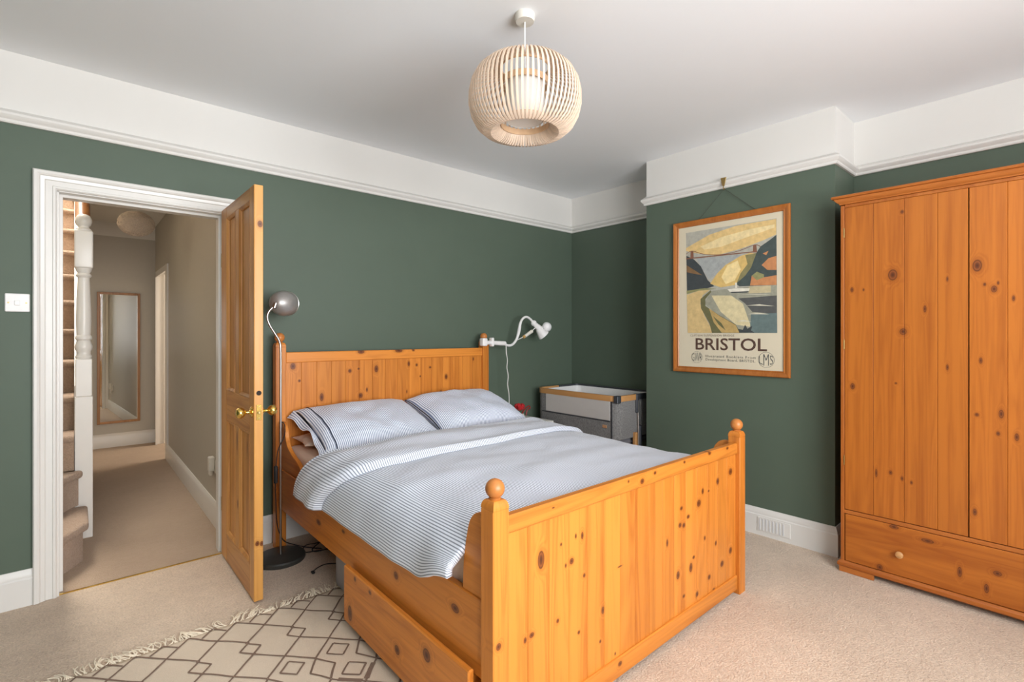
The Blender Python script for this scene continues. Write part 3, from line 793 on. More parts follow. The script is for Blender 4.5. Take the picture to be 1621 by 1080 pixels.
# pillows
def pillow(name, c, hw_, hd, th, tilt, yaw, mat, label, flange=0.0, piping=(), seed=1, sag=0.0, group=None):
    root = MB()
    R = Matrix.Translation(Vector(c)) @ Matrix.Rotation(math.radians(yaw), 4, 'Z') @ Matrix.Rotation(math.radians(tilt), 4, 'X')
    def shape(a, b_, side):
        ea = max(0.0, 1 - abs(a) ** 3.4); eb = max(0.0, 1 - abs(b_) ** 2.6)
        h = th * (ea ** .5) * (eb ** .55)
        x = hw_ * a * (1 - .05 * (1 - b_ * b_) * abs(a) ** 3); y = hd * b_ * (1 - .07 * (1 - a * a) * abs(b_) ** 3)
        n_ = noise.noise(Vector((a * 2.2 + seed * 7, b_ * 2.0, seed))) * .016 + noise.noise(Vector((a * 6 + seed, b_ * 4, seed + 5))) * .006
        h += n_ * (ea * eb) ** .4
        z = h if side > 0 else -h * .75
        z -= sag * (x / hw_) ** 2
        if flange and a < -.999: pass
        return R @ Vector((x, y, z))
    n1_, n2_ = 60, 44
    root.grid(lambda u, v: shape(u * 2 - 1, v * 2 - 1, 1), n1_, n2_, lambda u, v: ((u * 2 - 1) * hw_, v * hd * 2))
    root.grid(lambda u, v: shape(1 - u * 2, v * 2 - 1, -1), n1_, n2_, lambda u, v: ((1 - u * 2) * hw_, v * hd * 2))
    if flange:
        def fl(u, v):
            b_ = v * 2 - 1
            e = Vector((-hw_ * (1 - .05 * (1 - b_ * b_)), hd * b_, 0))
            r_ = .014 * math.sin(v * 15 + 1) * u + .02 * u * math.sin(v * 5)
            return R @ (e + Vector((-flange * u * (1 - .35 * math.sin(v * PI)) , 0, r_ - .02 * u)))
        root.grid(fl, 10, 44, lambda u, v: (-hw_ - u * flange, v * hd * 2))
    bmesh.ops.remove_doubles(root.bm, verts=root.bm.verts[:], dist=.0004)
    o = root.build(name, mat, angle=80, recalc=True); tag(o, label, 'pillow', group)
    for pa in piping:
        MB().tube([shape(pa, -0.97 + 1.94 * i / 30, 1) for i in range(31)], .0035, 6).build('piping', M['navy'], o)
    return o
pillow('pillow', (1.355, 2.865, .732), .365, .265, .080, 18.5, .5, M['pillow'], 'striped pillow nearest the floor lamp with a navy piped open end', .035, (-.83,), 1)
pillow('pillow', (2.075, 2.835, .745), .362, .265, .098, 18, -1.0, M['pillow'], 'striped pillow on the window side leaning over its neighbour, beside the crib', .0, (-.992,), 2, .012)
pillow('pillow', (1.33, 3.0, .650), .355, .12, .042, 3, 0, M['peach'], 'peach pillow lying under the piped striped pillow', 0, (), 3)

# ------------------------------------------------------------------ floor lamp
lx, ly = .876, 2.985
fl = thing('floor_lamp', (lx, ly, 0), 'steel floor lamp with bullet shade and black round base by the bed post', 'floor lamp')
MB().lathe([(.128, .0), (.131, .006), (.131, .020), (.126, .027), (.035, .031), (.014, .034), (0, .034)], (lx, ly, 0), seg=48).build('base', M['black_base'], fl)
pp = smooth_pts([(lx, ly, .03), (lx, ly, .5), (lx, ly, .9), (lx, ly, 1.17), (.869, ly, 1.235), (.845, ly, 1.280), (.819, ly, 1.325), (.806, ly, 1.365), (.813, ly, 1.400), (.840, ly, 1.432)], 5)
MB().tube(pp, .0066, 12).build('pole', M['chrome'], fl)
axd = Vector((.74, .67, .02)).normalized()
hc = Vector((.842, ly - .008, 1.452))
shp = [(0, 0), (.015, .001), (.028, .006), (.044, .020), (.059, .038), (.068, .058), (.0725, .080), (.0735, .098), (.072, .116), (.068, .130), (.0665, .130), (.0705, .114), (.071, .098), (.066, .062), (.053, .044), (.035, .022), (0, .012)]
MB().lathe(shp, hc, axd, 40, cap=False).build('lamp_shade', M['steel'], fl, angle=50)
MB().lathe([(.0675, .128), (.0705, .130), (.0695, .134), (.0665, .132), (.0675, .128)], hc, axd, 40, cap=False).build('shade_rim', M['chrome'], fl)
MB().ball(hc + axd * .09, .03).build('bulb', M['white_plastic'], fl)
MB().lathe([(.011, -.02), (.012, .008), (0, .008)], hc + Vector((.004, 0, -.01)), (.3, 0, 1), 14).build('swivel', M['chrome'], fl)
cp = smooth_pts([(lx + .005, ly - .008, .78), (lx + .02, ly - .004, .76), (lx + .018, ly - .01, .70), (lx - .018, ly - .012, .62), (lx - .03, ly - .015, .50), (lx - .028, ly - .012, .33), (lx - .02, ly - .01, .20), (lx + .02, ly + .02, .10), (lx + .09, ly + .07, .04), (lx + .16, ly + .04, .012), (lx + .22, ly - .03, .01)], 6)
MB().tube(cp, .003, 6).build('power_cord', M['black'], fl)
MB().box(lx - .040, lx - .020, ly - .024, ly - .006, .44, .54, .005).build('inline_switch', M['black'], fl)

# loose cables under the bed
def cable(name, pts, r, label, m='black'):
    o = MB().tube(smooth_pts(pts, 8), r, 6).build(name, M[m]); tag(o, label, 'cable'); return o
cc = []
for i in range(26):
    a = i * .62; r_ = .075 + .02 * math.sin(i * 1.7)
    cc.append((1.10 + r_ * math.cos(a) * 1.3 + .004 * i, 2.98 + r_ * math.sin(a), .006 + .004 * (i % 5)))
cable('cable_coil', cc, .0032, 'tangled coil of black cable on the carpet under the bed head')
cp = cable('charger_cable', [(1.22, 2.64, .005), (1.12, 2.70, .005), (1.05, 2.748, .006), (1.0, 2.742, .005), (.965, 2.712, .008)], .0028, 'loose black charger lead end on the carpet beside the storage box')
MB().box(.946, .962, 2.682, 2.708, .003, .014, .003).build('connector', M['black'], cp)

# ------------------------------------------------------------------ clip lamp on the bed head
cl = thing('clip_lamp', (2.475, 3.11, 1.19), 'white clip-on reading lamp with bendy arm clamped to the bed head post', 'reading lamp')
WPl = M['white_plastic']
MB().box(2.405, 2.452, 3.085, 3.138, 1.180, 1.243, .010).build('clamp', WPl, cl)
MB().tube([(2.452, 3.11, 1.208), (2.505, 3.11, 1.206)], .016, 16).box(2.498, 2.524, 3.090, 3.132, 1.176, 1.246, .006).build('clamp_screw', WPl, cl)
MB().tube([(2.524, 3.11, 1.205), (2.60, 3.112, 1.200), (2.652, 3.114, 1.198)], [.017, .019, .018], 16).build('arm_sleeve', WPl, cl)
arm = smooth_pts([(2.65, 3.115, 1.190), (2.70, 3.118, 1.180), (2.745, 3.12, 1.191), (2.785, 3.12, 1.232), (2.812, 3.12, 1.300), (2.826, 3.12, 1.360), (2.852, 3.12, 1.402), (2.895, 3.12, 1.421), (2.940, 3.12, 1.405), (2.972, 3.12, 1.378)], 6)
rad = [.010 + .004 * math.exp(-((i / len(arm) - .45) / .10) ** 2) for i in range(len(arm))]
MB().tube(arm, rad, 12).build('arm', WPl, cl)
MB().ball((2.980, 3.115, 1.368), .026, 18).build('swivel_joint', WPl, cl)
MB().tube([(2.982, 3.11, 1.362), (3.045, 3.10, 1.312)], [.020, .032], 18).build('lamp_holder', WPl, cl)
MB().lathe([(.022, -.03), (.034, 0), (.046, .03), (.052, .052), (.049, .052), (.040, .025), (.020, 0)], (3.035, 3.095, 1.300), (.62, -.25, -.72), 24, cap=False).build('lamp_shade', WPl, cl)
MB().ball((3.112, 3.09, 1.336), .043, 20).build('bulb', plain('frosted_bulb', (.80, .80, .80), .25), cl)
MB().tube(smooth_pts([(2.775, 3.115, 1.222), (2.815, 3.11, 1.236), (2.85, 3.105, 1.252), (2.92, 3.10, 1.285), (2.985, 3.10, 1.330), (3.005, 3.10, 1.34)], 5), .0035, 8).build('lead', M['cable_white'], cl)
MB().tube([(2.862, 3.104, 1.254), (2.945, 3.100, 1.300)], [.013, .015], 12).build('inline_switch', M['cream_plastic'], cl)
MB().tube([(2.846, 3.105, 1.246), (2.864, 3.104, 1.256)], .013, 12).build('switch_end', M['amber'], cl)
MB().tube(smooth_pts([(2.668, 3.118, 1.185), (2.672, 3.12, 1.12), (2.684, 3.12, 1.06), (2.678, 3.12, 1.0), (2.692, 3.12, .93), (2.686, 3.12, .86), (2.700, 3.12, .78), (2.702, 3.12, .70), (2.70, 3.13, .58)], 6), .0038, 7).build('power_cord', M['cable_white'], cl)

# bedside table with red flower behind the right pillow
bt = thing('bedside_table', (2.76, 3.03, 0), 'small white bedside table between the bed head and the crib', 'bedside table')
MB().box(2.56, 2.985, 2.88, 3.245, .535, .558, .004).build('table_top', M['gloss'], bt)
MB().box(2.58, 2.965, 2.90, 3.225, .40, .535, .003).build('drawer_case', M['gloss'], bt)
MB().ball((2.77, 2.89, .465), .014).build('drawer_knob', M['chrome'], bt)
for x in (2.585, 2.93):
    for y in (2.905, 3.19): MB().box(x, x + .03, y, y + .03, 0, .40, .003).build('leg', M['gloss'], bt)
rf = thing('red_flower', (2.70, 3.0, .558), 'small red artificial flower showing above the pillow beside the white cord', 'flower')
MB().lathe([(.03, 0), (.034, .04), (.02, .065), (.022, .07), (0, .07)], (2.70, 3.0, .558), seg=20).build('pot', M['cream_plastic'], rf)
b = MB()
for k in range(5):
    a = k * 2 * PI / 5
    b.lathe([(0, 0), (.014, .012), (.022, .035), (.016, .058), (0, .066)], (2.683, 3.0, .655), (math.cos(a) * .55, math.sin(a) * .55, .8), 12)
o = b.build('petals', M['red'], rf)
MB().tube(smooth_pts([(2.70, 3.0, .62), (2.73, 3.0, .655), (2.755, 3.0, .672), (2.785, 3.0, .682), (2.795, 3.0, .664), (2.765, 3.0, .650), (2.752, 3.0, .61)], 4), .006, 7).build('twig', plain('dark_red_twig', (.22, .012, .012), .5), rf)
MB().tube([(2.70, 3.0, .62), (2.686, 3.0, .665)], .004, 6).build('stem', plain('green_stem', (.05, .12, .04), .6), rf)
rf.location.x += .03

# ------------------------------------------------------------------ bedside crib
cr = thing('bedside_crib', (3.33, 2.72, 0), 'charcoal fabric bedside crib with wooden rim and pale mesh side in alcove', 'crib')
def rrect(x0, x1, y0, y1, r, n=6):
    P_ = []
    for cx, cy, a0 in ((x1 - r, y1 - r, 0), (x0 + r, y1 - r, PI / 2), (x0 + r, y0 + r, PI), (x1 - r, y0 + r, 1.5 * PI)):
        for i in range(n + 1):
            a = a0 + PI / 2 * i / n; P_.append((cx + r * math.cos(a), cy + r * math.sin(a)))
    return P_
cx0, cx1, cy0, cy1 = 3.065, 3.600, 2.295, 3.165
outer = rrect(cx0, cx1, cy0, cy1, .07)
MB().sweep(outer, [(0, .475), (0, .765), (.010, .765), (.010, .475)], closed=True, side=-1).prism(rrect(cx0 + .008, cx1 - .008, cy0 + .008, cy1 - .008, .065), 'Z', .470, .482).build('fabric_body', M['grey_fabric'], cr, angle=50)
MB().sweep(rrect(cx0 + .012, cx1 - .012, cy0 + .012, cy1 - .012, .06), [(0, .485), (0, .79), (.006, .79), (.006, .485)], closed=True, side=-1).build('lining', M['crib_white'], cr, angle=50)
MB().prism(rrect(cx0 + .022, cx1 - .022, cy0 + .022, cy1 - .022, .06), 'Z', .483, .53).build('crib_mattress', M['crib_white'], cr)
MB().box(cx0 - .004, cx0 + .001, 2.365, 3.05, .615, .764, .002).build('mesh_window', M['crib_mesh'], cr)
MB().box(cx0 - .005, cx0 + .001, cy0 + .05, cy0 + .056, .48, .764).build('corner_seam', M['slate_metal'], cr)
MB().box(cx0 - .003, cx0 + .003, cy0 + .066, cy1 - .07, .604, .612, .001).build('seam_tape', M['slate_metal'], cr)
b = MB().box(cx0 - .005, cx0, 2.395, 2.435, .553, .577, .001).build('leather_tag', M['leather'], cr)
# rim: wood along the bed side and round the corners, grey elsewhere
rp = [(-.006, .762), (-.006, .805), (.016, .805), (.016, .762)]
i0 = 7 + 0
wood_path = [(3.33, cy1)] + outer[7:14] + outer[14:21] + [(3.30, cy0)]
MB().sweep(wood_path, rp, side=-1).build('wooden_rim', M['crib_wood'], cr, angle=50)
MB().sweep([(3.305, cy0)] + outer[21:28] + outer[0:7] + [(3.335, cy1)], rp, side=-1).build('grey_rim', M['slate_metal'], cr, angle=50)
MB().box(cx0 - .012, cx0 + .035, cy0 - .010, cy0 + .03, .752, .808, .004).build('rim_clip', M['slate_metal'], cr)
MB().box(3.29, 3.325, cy0 - .016, cy0 + .02, .66, .808, .004).build('upright_bracket', M['slate_metal'], cr)
for y, s_ in ((cy0 - .008, -1), (cy1 + .012, 1)):
    MB().tube([(3.322, y, .30), (3.312, y, .76)], .010, 12).build('telescopic_post', M['chrome'], cr)
    MB().tube([(3.345, y, .02), (3.330, y, .56)], .020, 14).build('leg_sleeve', M['slate_metal'], cr)
    MB().box(3.262, 3.294, y - .014, y + .014, .030, .512, .004).build('wooden_leg', M['crib_wood'], cr)
    MB().box(3.08, 3.56, y - .018, y + .018, 0, .03, .006).build('foot', M['slate_metal'], cr)
MB().tube([(3.345, cy0, .10), (3.345, cy1, .10)], .012, 12).build('cross_bar', M['slate_metal'], cr)
MB().box(3.10, 3.56, 2.33, 3.12, .40, .47, .03).build('storage_hammock', fabric('grey_storage_cloth', (.20, .20, .22), (.12, .12, .13)), cr)

# ------------------------------------------------------------------ wardrobe
K_WL = [(0.629, 1.576, 0.019, 0.0281), (0.587, 1.289, 0.014, 0.0159), (0.591, 1.888, 0.007, 0.0089), (0.805, 1.512, 0.007, 0.0127), (0.753, 1.509, 0.004, 0.0073), (0.502, 1.399, 0.006, 0.0164), (0.419, 1.538, 0.004, 0.0113), (0.419, 1.119, 0.005, 0.0132), (0.802, 0.999, 0.01, 0.0161), (0.616, 1.029, 0.005, 0.0051), (0.698, 0.559, 0.005, 0.0208), (0.638, 0.574, 0.007, 0.0102), (0.591, 0.554, 0.006, 0.0101), (0.554, 0.542, 0.005, 0.0087)]
K_WR = [(0.315, 1.591, 0.016, 0.0273), (0.29, 1.503, 0.005, 0.0072), (0.259, 1.48, 0.01, 0.0152), (0.246, 1.506, 0.004, 0.008), (0.303, 1.156, 0.006, 0.0136), (0.197, 1.435, 0.005, 0.0123), (0.316, 0.907, 0.007, 0.0081), (0.236, 0.92, 0.008, 0.0191), (0.246, 0.831, 0.006, 0.009), (0.187, 0.824, 0.007, 0.0166), (0.323, 0.459, 0.007, 0.015)]
K_WD = [(0.624, 0.302, 0.019, 0.0102), (0.492, 0.273, 0.024, 0.0098), (0.683, 0.078, 0.012, 0.0155), (0.375, 0.165, 0.008, 0.0235), (0.248, 0.203, 0.014, 0.0113), (0.284, 0.122, 0.008, 0.0205)]
WO = (3.38, .34, 0)
wa = thing('pine_wardrobe', WO, 'tall orange pine wardrobe with two boarded doors and a wide drawer', 'wardrobe')
m_wl = pine('wardrobe_left_door', WB, WD_, 'Z', K_WL, 'YZ', WO, freq=1.3, contrast=1.1, variance=.14)
m_wr = pine('wardrobe_right_door', WB, WD_, 'Z', K_WR, 'YZ', WO, freq=1.3, contrast=1.1, variance=.14)
m_wd = pine('wardrobe_drawer', WB, WD_, 'Y', K_WD, 'YZ', WO, contrast=1.1)
m_wc = pine('wardrobe_carcass', (.42, .135, .026), WD_, 'Z', org=WO, variance=.05)
m_wh = pine('wardrobe_moulding', (.42, .135, .026), WD_, 'Y', org=WO, variance=.05)
wy0, wy1, wx0, wx1 = -.172, .858, 3.110, 3.640
MB().box(wx0, wx1, wy1 - .018, wy1, .045, 1.968, .003).build('side_panel', m_wc, wa)
MB().box(wx0, wx1, wy0, wy0 + .018, .045, 1.968, .003).build('side_panel', m_wc, wa)
MB().box(wx1 - .012, wx1, wy0 + .018, wy1 - .018, .045, 1.968).build('back_panel', m_wc, wa)
MB().box(wx0 + .03, wx1 - .012, wy0 + .018, wy1 - .018, .045, .06).build('bottom_panel', m_wc, wa)
MB().box(wx0 + .002, wx1 - .012, wy0 + .018, wy1 - .018, .314, .334, .002).build('divider', m_wh, wa)
MB().box(wx0 + .006, wx1 - .012, wy0 + .018, wy1 - .018, 1.955, 1.972, .002).build('top_panel', m_wc, wa)
for nm, mat, ys in (('left', m_wl, [.8385, .7105, .583, .4548, .3455]), ('right', m_wr, [.3425, .216, .09, -.03, -.1525])):
    d_ = MB().box(wx0 + .014, wx0 + .022, ys[-1] + .002, ys[0] - .002, .338, 1.9535).build('door', mat, wa)
    for a, c_ in zip(ys, ys[1:]):
        MB().box(wx0 + .001, wx0 + .016, c_ + .0004, a - .0004, .338, 1.9535, .0015).build('board', mat, d_)
    yy = wy1 - .017 if nm == 'left' else wy0 + .017
    for z in (.60, 1.22, 1.82): MB().tube([(wx0 + .001, yy, z - .025), (wx0 + .001, yy, z + .025)], .003, 8).build('hinge', M['brass_dull'], d_)
wdw = MB().box(wx0 + .001, wx0 + .022, wy0 + .0215, wy1 - .0215, .063, .3115, .002).build('drawer', m_wd, wa)
for y in (.598, .09): MB().lathe([(.007, 0), (.007, .010), (.013, .014), (.017, .022), (.016, .029), (.010, .033), (0, .034)], (wx0 + .001, y, .176), (-1, 0, 0), 24).build('drawer_knob', pine('beech_knob', (.55, .30, .12), (.42, .2, .07), 'Y', contrast=.5), wdw)
CP = [(-.02, 1.972), (.003, 1.972), (.005, 1.978), (.014, 1.984), (.022, 1.994), (.024, 2.000), (.034, 2.003), (.036, 2.012), (.032, 2.016), (-.02, 2.016)]
CPt = [(wx1, wy1), (wx0, wy1), (wx0, wy0), (wx1, wy0)]
MB().sweep(CPt, CP, side=1).box(wx0 + .015, wx1, wy0 + .015, wy1 - .015, 1.985, 2.012).build('cornice', m_wh, wa, angle=25)
PPf = [(-.02, .030), (.008, .030), (.012, .036), (.012, .050), (.006, .056), (0, .060), (-.02, .060)]
MB().sweep(CPt, PPf, side=1).build('base_moulding', m_wh, wa, angle=25)
for (ya, yb) in ((wy1 + .006, wy1 - .15), (wy0 - .006, wy0 + .15)):
    MB().prism([(wx0 - .006, ya), (wx0 - .006, yb), (wx0 + .016, yb), (wx0 + .016, ya)], 'Z', 0, .032, .002).build('foot', m_wh, wa)
    MB().box(wx1 - .06, wx1, min(ya, yb), max(ya, yb) if ya < yb else ya, 0, .032).build('foot', m_wh, wa)

# ------------------------------------------------------------------ framed poster
FX = XB
pf = thing('framed_poster', (FX, 1.56, 1.01), 'pine framed travel poster of a gorge and river reading BRISTOL', 'picture')
fy0, fy1, fz0, fz1 = 1.953, 1.168, 1.007, 2.074      # fy0 is the left edge seen from the room
m_pf = pine('picture_frame_pine', (.42, .145, .03), (.28, .08, .014), 'Z', org=(FX, 1.56, 1.01), contrast=.8, rough=.25)
FPf = [(0, -.004), (0, -.022), (.004, -.027), (.012, -.026), (.022, -.020), (.030, -.017), (.036, -.019), (.039, -.016), (.039, -.008), (.034, -.004)]
cor = [(fy0, fz0), (fy0, fz1), (fy1, fz1), (fy1, fz0)]
for i in range(4):
    a, c_ = Vector(cor[i]), Vector(cor[(i + 1) % 4]); p0 = Vector(cor[i - 1]); p3 = Vector(cor[(i + 2) % 4])
    b = MB()
    d_ = (c_ - a).normalized(); cen = Vector(((fy0 + fy1) / 2, (fz0 + fz1) / 2))
    nrm = Vector((-d_.y, d_.x))
    if nrm.dot(cen - a) < 0: nrm = -nrm
    rA = [b.bm.verts.new((FX + h, a.x + nrm.x * o_ + d_.x * o_, a.y + nrm.y * o_ + d_.y * o_)) for o_, h in FPf]
    rB = [b.bm.verts.new((FX + h, c_.x + nrm.x * o_ - d_.x * o_, c_.y + nrm.y * o_ - d_.y * o_)) for o_, h in FPf]
    for j in range(len(FPf)): b._f((rA[j], rB[j], rB[(j + 1) % len(FPf)], rA[(j + 1) % len(FPf)]))
    b._f(rA); b._f(list(reversed(rB)))
    b.build('frame_rail', m_pf, pf, angle=30)
MB().box(FX - .010, FX - .004, fy1 + .035, fy0 - .035, fz0 + .035, fz1 - .035).build('poster_sheet', M['paper'], pf, smooth=False)
AC = {}
def ac(name, c): AC[name] = plain('print_' + name, c, .6, var=.28, scale=38); return AC[name]
ART = [
 ('sky', (.40, .39, .33), [(1.860, 1.996), (1.248, 1.996), (1.244, 1.282), (1.846, 1.282)]),
 ('cloud', (.66, .47, .20), [(1.859, 1.888), (1.687, 1.958), (1.502, 1.990), (1.36, 1.992), (1.25, 1.992), (1.25, 1.896), (1.324, 1.871), (1.471, 1.834), (1.629, 1.811), (1.773, 1.84), (1.858, 1.867)]),
 ('cloud_light', (.74, .60, .32), [(1.75, 1.885), (1.60, 1.93), (1.40, 1.955), (1.26, 1.96), (1.26, 1.94), (1.45, 1.90), (1.60, 1.865), (1.72, 1.86)]),
 ('haze', (.34, .36, .35), [(1.78, 1.805), (1.42, 1.795), (1.60, 1.70), (1.69, 1.65), (1.75, 1.75)]),
 ('left_hill', (.045, .055, .058), [(1.857, 1.834), (1.799, 1.802), (1.747, 1.748), (1.696, 1.646), (1.65, 1.602), (1.713, 1.589), (1.852, 1.584)]),
 ('left_ridge', (.20, .115, .05), [(1.855, 1.767), (1.799, 1.728), (1.735, 1.685), (1.80, 1.70), (1.852, 1.716)]),
 ('cliff', (.62, .43, .15), [(1.679, 1.621), (1.629, 1.688), (1.573, 1.738), (1.471, 1.788), (1.411, 1.8), (1.367, 1.791), (1.396, 1.727), (1.456, 1.657), (1.502, 1.6), (1.605, 1.591)]),
 ('cliff_light', (.78, .62, .30), [(1.60, 1.66), (1.56, 1.735), (1.49, 1.76), (1.47, 1.70), (1.51, 1.63), (1.57, 1.61)]),
 ('cliff_shade', (.22, .20, .09), [(1.441, 1.789), (1.367, 1.795), (1.371, 1.724), (1.441, 1.656), (1.502, 1.6), (1.471, 1.674), (1.426, 1.73)]),
 ('right_hill', (.055, .075, .072), [(1.368, 1.799), (1.345, 1.833), (1.289, 1.866), (1.249, 1.893), (1.247, 1.581), (1.479, 1.589), (1.502, 1.607), (1.441, 1.656), (1.404, 1.705)]),
 ('rock', (.50, .22, .09), [(1.338, 1.714), (1.296, 1.753), (1.249, 1.762), (1.248, 1.675), (1.303, 1.68)]),
 ('rock', None, [(1.331, 1.787), (1.296, 1.799), (1.31, 1.773)]),
 ('bush', (.25, .25, .11), [(1.4, 1.652), (1.367, 1.675), (1.324, 1.653), (1.324, 1.616), (1.396, 1.622)]),
 ('water', (.30, .30, .23), [(1.675, 1.568), (1.605, 1.576), (1.404, 1.581), (1.247, 1.581), (1.244, 1.283), (1.471, 1.283), (1.613, 1.395), (1.721, 1.486)]),
 ('rock', None, [(1.404, 1.622), (1.4, 1.652), (1.367, 1.62), (1.324, 1.635), (1.248, 1.642), (1.248, 1.581), (1.411, 1.589)]),
 ('reflection', (.62, .54, .32), [(1.67, 1.54), (1.533, 1.532), (1.456, 1.474), (1.404, 1.322), (1.502, 1.338), (1.605, 1.426)]),
 ('quay', (.50, .43, .26), [(1.418, 1.584), (1.282, 1.579), (1.282, 1.536), (1.418, 1.539)]),
 ('dark_water', (.085, .088, .085), [(1.486, 1.51), (1.247, 1.516), (1.247, 1.4), (1.396, 1.419), (1.441, 1.474)]),
 ('deep_water', (.12, .17, .165), [(1.404, 1.404), (1.246, 1.407), (1.245, 1.284), (1.411, 1.284)]),
 ('ripple', (.60, .57, .45), [(1.48, 1.535), (1.28, 1.522), (1.36, 1.531)]),
 ('ripple', None, [(1.44, 1.462), (1.26, 1.45), (1.35, 1.466)]),
 ('ripple', None, [(1.43, 1.405), (1.29, 1.40), (1.36, 1.412)]),
 ('ripple', None, [(1.50, 1.36), (1.40, 1.355), (1.45, 1.368)]),
 ('hull', (.72, .69, .58), [(1.558, 1.574), (1.502, 1.578), (1.411, 1.572), (1.417, 1.554), (1.541, 1.556)]),
 ('left_hill', None, [(1.54, 1.556), (1.417, 1.553), (1.43, 1.545), (1.53, 1.548)]),
 ('hull', None, [(1.506, 1.615), (1.494, 1.614), (1.493, 1.58), (1.507, 1.581)]),
 ('path', (.60, .44, .20), [(1.852, 1.555), (1.764, 1.578), (1.679, 1.58), (1.734, 1.544), (1.751, 1.488), (1.721, 1.405), (1.675, 1.324), (1.664, 1.284), (1.845, 1.284)]),
 ('bank', (.13, .125, .055), [(1.675, 1.576), (1.67, 1.564), (1.713, 1.518), (1.713, 1.47), (1.613, 1.402), (1.502, 1.338), (1.471, 1.284), (1.666, 1.284), (1.683, 1.348), (1.745, 1.455), (1.749, 1.52)]),
 ('bank_light', (.46, .32, .12), [(1.687, 1.453), (1.613, 1.399), (1.502, 1.334), (1.479, 1.285), (1.597, 1.285), (1.654, 1.356)]),
 ('bank', None, [(1.66, 1.40), (1.60, 1.35), (1.57, 1.30), (1.62, 1.34)]),
 ('left_hill', None, [(1.479, 1.285), (1.486, 1.311), (1.456, 1.303), (1.441, 1.337), (1.426, 1.31), (1.396, 1.329), (1.404, 1.299), (1.381, 1.285)]),
 ('bush', None, [(1.853, 1.584), (1.721, 1.593), (1.629, 1.584), (1.764, 1.578), (1.852, 1.560)]),
 ('mast', (.22, .10, .06), [(1.822, 1.862), (1.802, 1.862), (1.800, 1.81), (1.824, 1.81)]),
 ('mast', None, [(1.390, 1.848), (1.370, 1.846), (1.366, 1.798), (1.392, 1.80)]),
 ('mast', None, [(1.857, 1.816), (1.385, 1.807), (1.385, 1.801), (1.857, 1.808)]),
]
pr = MB(); mats = []; names = []
for i, (nm, c_, pts) in enumerate(ART):
    if nm not in names: names.append(nm); mats.append(ac(nm, c_))
    pr.mi = names.index(nm)
    pr.ngon([(FX - .0101 - .00006 * (i + 1), a, z) for a, z in pts])
pr.mi = names.index('mast')
def rline(p, q, wd, lv):
    a, c_ = Vector(p), Vector(q); d_ = (c_ - a).normalized(); n_ = Vector((-d_.y, d_.x)) * wd / 2
    x = FX - .0101 - .00006 * lv
    pr.ngon([(x, (a + n_).x, (a + n_).y), (x, (c_ + n_).x, (c_ + n_).y), (x, (c_ - n_).x, (c_ - n_).y), (x, (a - n_).x, (a - n_).y)])
cb = smooth_pts([(1.857, 1.845), (1.812, 1.862), (1.72, 1.828), (1.60, 1.812), (1.48, 1.822), (1.380, 1.848), (1.345, 1.832)], 4)
for a, c_ in zip(cb, cb[1:]): rline(a, c_, .0035, 40)
pr.build('print', mats, pf, smooth=False, recalc=False)
INK = plain('brown_ink', (.085, .045, .032), .6); INK2 = plain('slate_ink', (.045, .06, .07), .6)
def text(body, name, y_left, z_base, width, height, mat, depth=.0116, par=None, squash=None, bold=0.0, space=1.0):
    cu = bpy.data.curves.new('lettering', 'FONT'); cu.body = body; cu.size = 1.0; cu.resolution_u = 3; cu.offset = bold; cu.space_character = space
    to = bpy.data.objects.new('lettering', cu); COL.objects.link(to)
    bpy.context.view_layer.update()
    me = bpy.data.meshes.new_from_object(to.evaluated_get(bpy.context.evaluated_depsgraph_get()))
    bpy.data.objects.remove(to)
    xs = [v.co.x for v in me.vertices]; ys = [v.co.y for v in me.vertices]
    x0, x1, y0, y1 = min(xs), max(xs), min(ys), max(ys)
    base = 0 if any(ch in body for ch in 'pgy') else y0
    org = root_org(par)
    for v in me.vertices:
        u = (v.co.x - x0) / (x1 - x0) * width; q = (v.co.y - base) / (y1 - base) * height
        if squash: q = squash(u / width, q / height) * height
        v.co = Vector((FX - depth, y_left - u, z_base + q)) - org
    me.materials.append(mat)
    o = bpy.data.objects.new(name, me); COL.objects.link(o); o.parent = par; o['kind'] = 'stuff'
    return o
text('CLIFTON SUSPENSION BRIDGE', 'lettering', 1.826, 1.2595, .314, .0135, INK, par=pf, bold=-.01, space=1.1)
text('BRISTOL', 'lettering', 1.785, 1.166, .480, .082, INK, par=pf, bold=.012)
text('Illustrated Booklets From', 'lettering', 1.712, 1.1165, .337, .016, INK2, par=pf, bold=-.006, space=1.18)
text('Development Board, BRISTOL.', 'lettering', 1.711, 1.0935, .336, .016, INK2, par=pf, bold=-.006, space=1.12)
def ring(cy, cz, r, wd, mat):
    b = MB(); n = 40
    for i in range(n):
        a0, a1 = 2 * PI * i / n, 2 * PI * (i + 1) / n
        b.ngon([(FX - .0113, cy + r * math.cos(a0), cz + r * math.sin(a0)), (FX - .0113, cy + r * math.cos(a1), cz + r * math.sin(a1)),
                (FX - .0113, cy + (r - wd) * math.cos(a1), cz + (r - wd) * math.sin(a1)), (FX - .0113, cy + (r - wd) * math.cos(a0), cz + (r - wd) * math.sin(a0))])
    bmesh.ops.remove_doubles(b.bm, verts=b.bm.verts[:], dist=.00005)
    return b.build('roundel', mat, pf, smooth=False, recalc=False)
lens = lambda u, q: .5 + (q - .5) * (.55 + .45 * math.sin(PI * min(1, max(0, u))))
text('GWR', 'lettering', 1.814, 1.080, .076, .068, INK2, par=pf, squash=lens, bold=-.014)
text('LMS', 'lettering', 1.352, 1.074, .084, .078, INK2, par=pf, squash=lens, bold=-.014)
ring(1.310, 1.113, .049, .0016, INK2); ring(1.776, 1.114, .041, .0010, INK2)
ph = thing('picture_hook', (XB - .03, 1.572, 2.25), 'small brass picture hook over the white picture rail', 'hook')
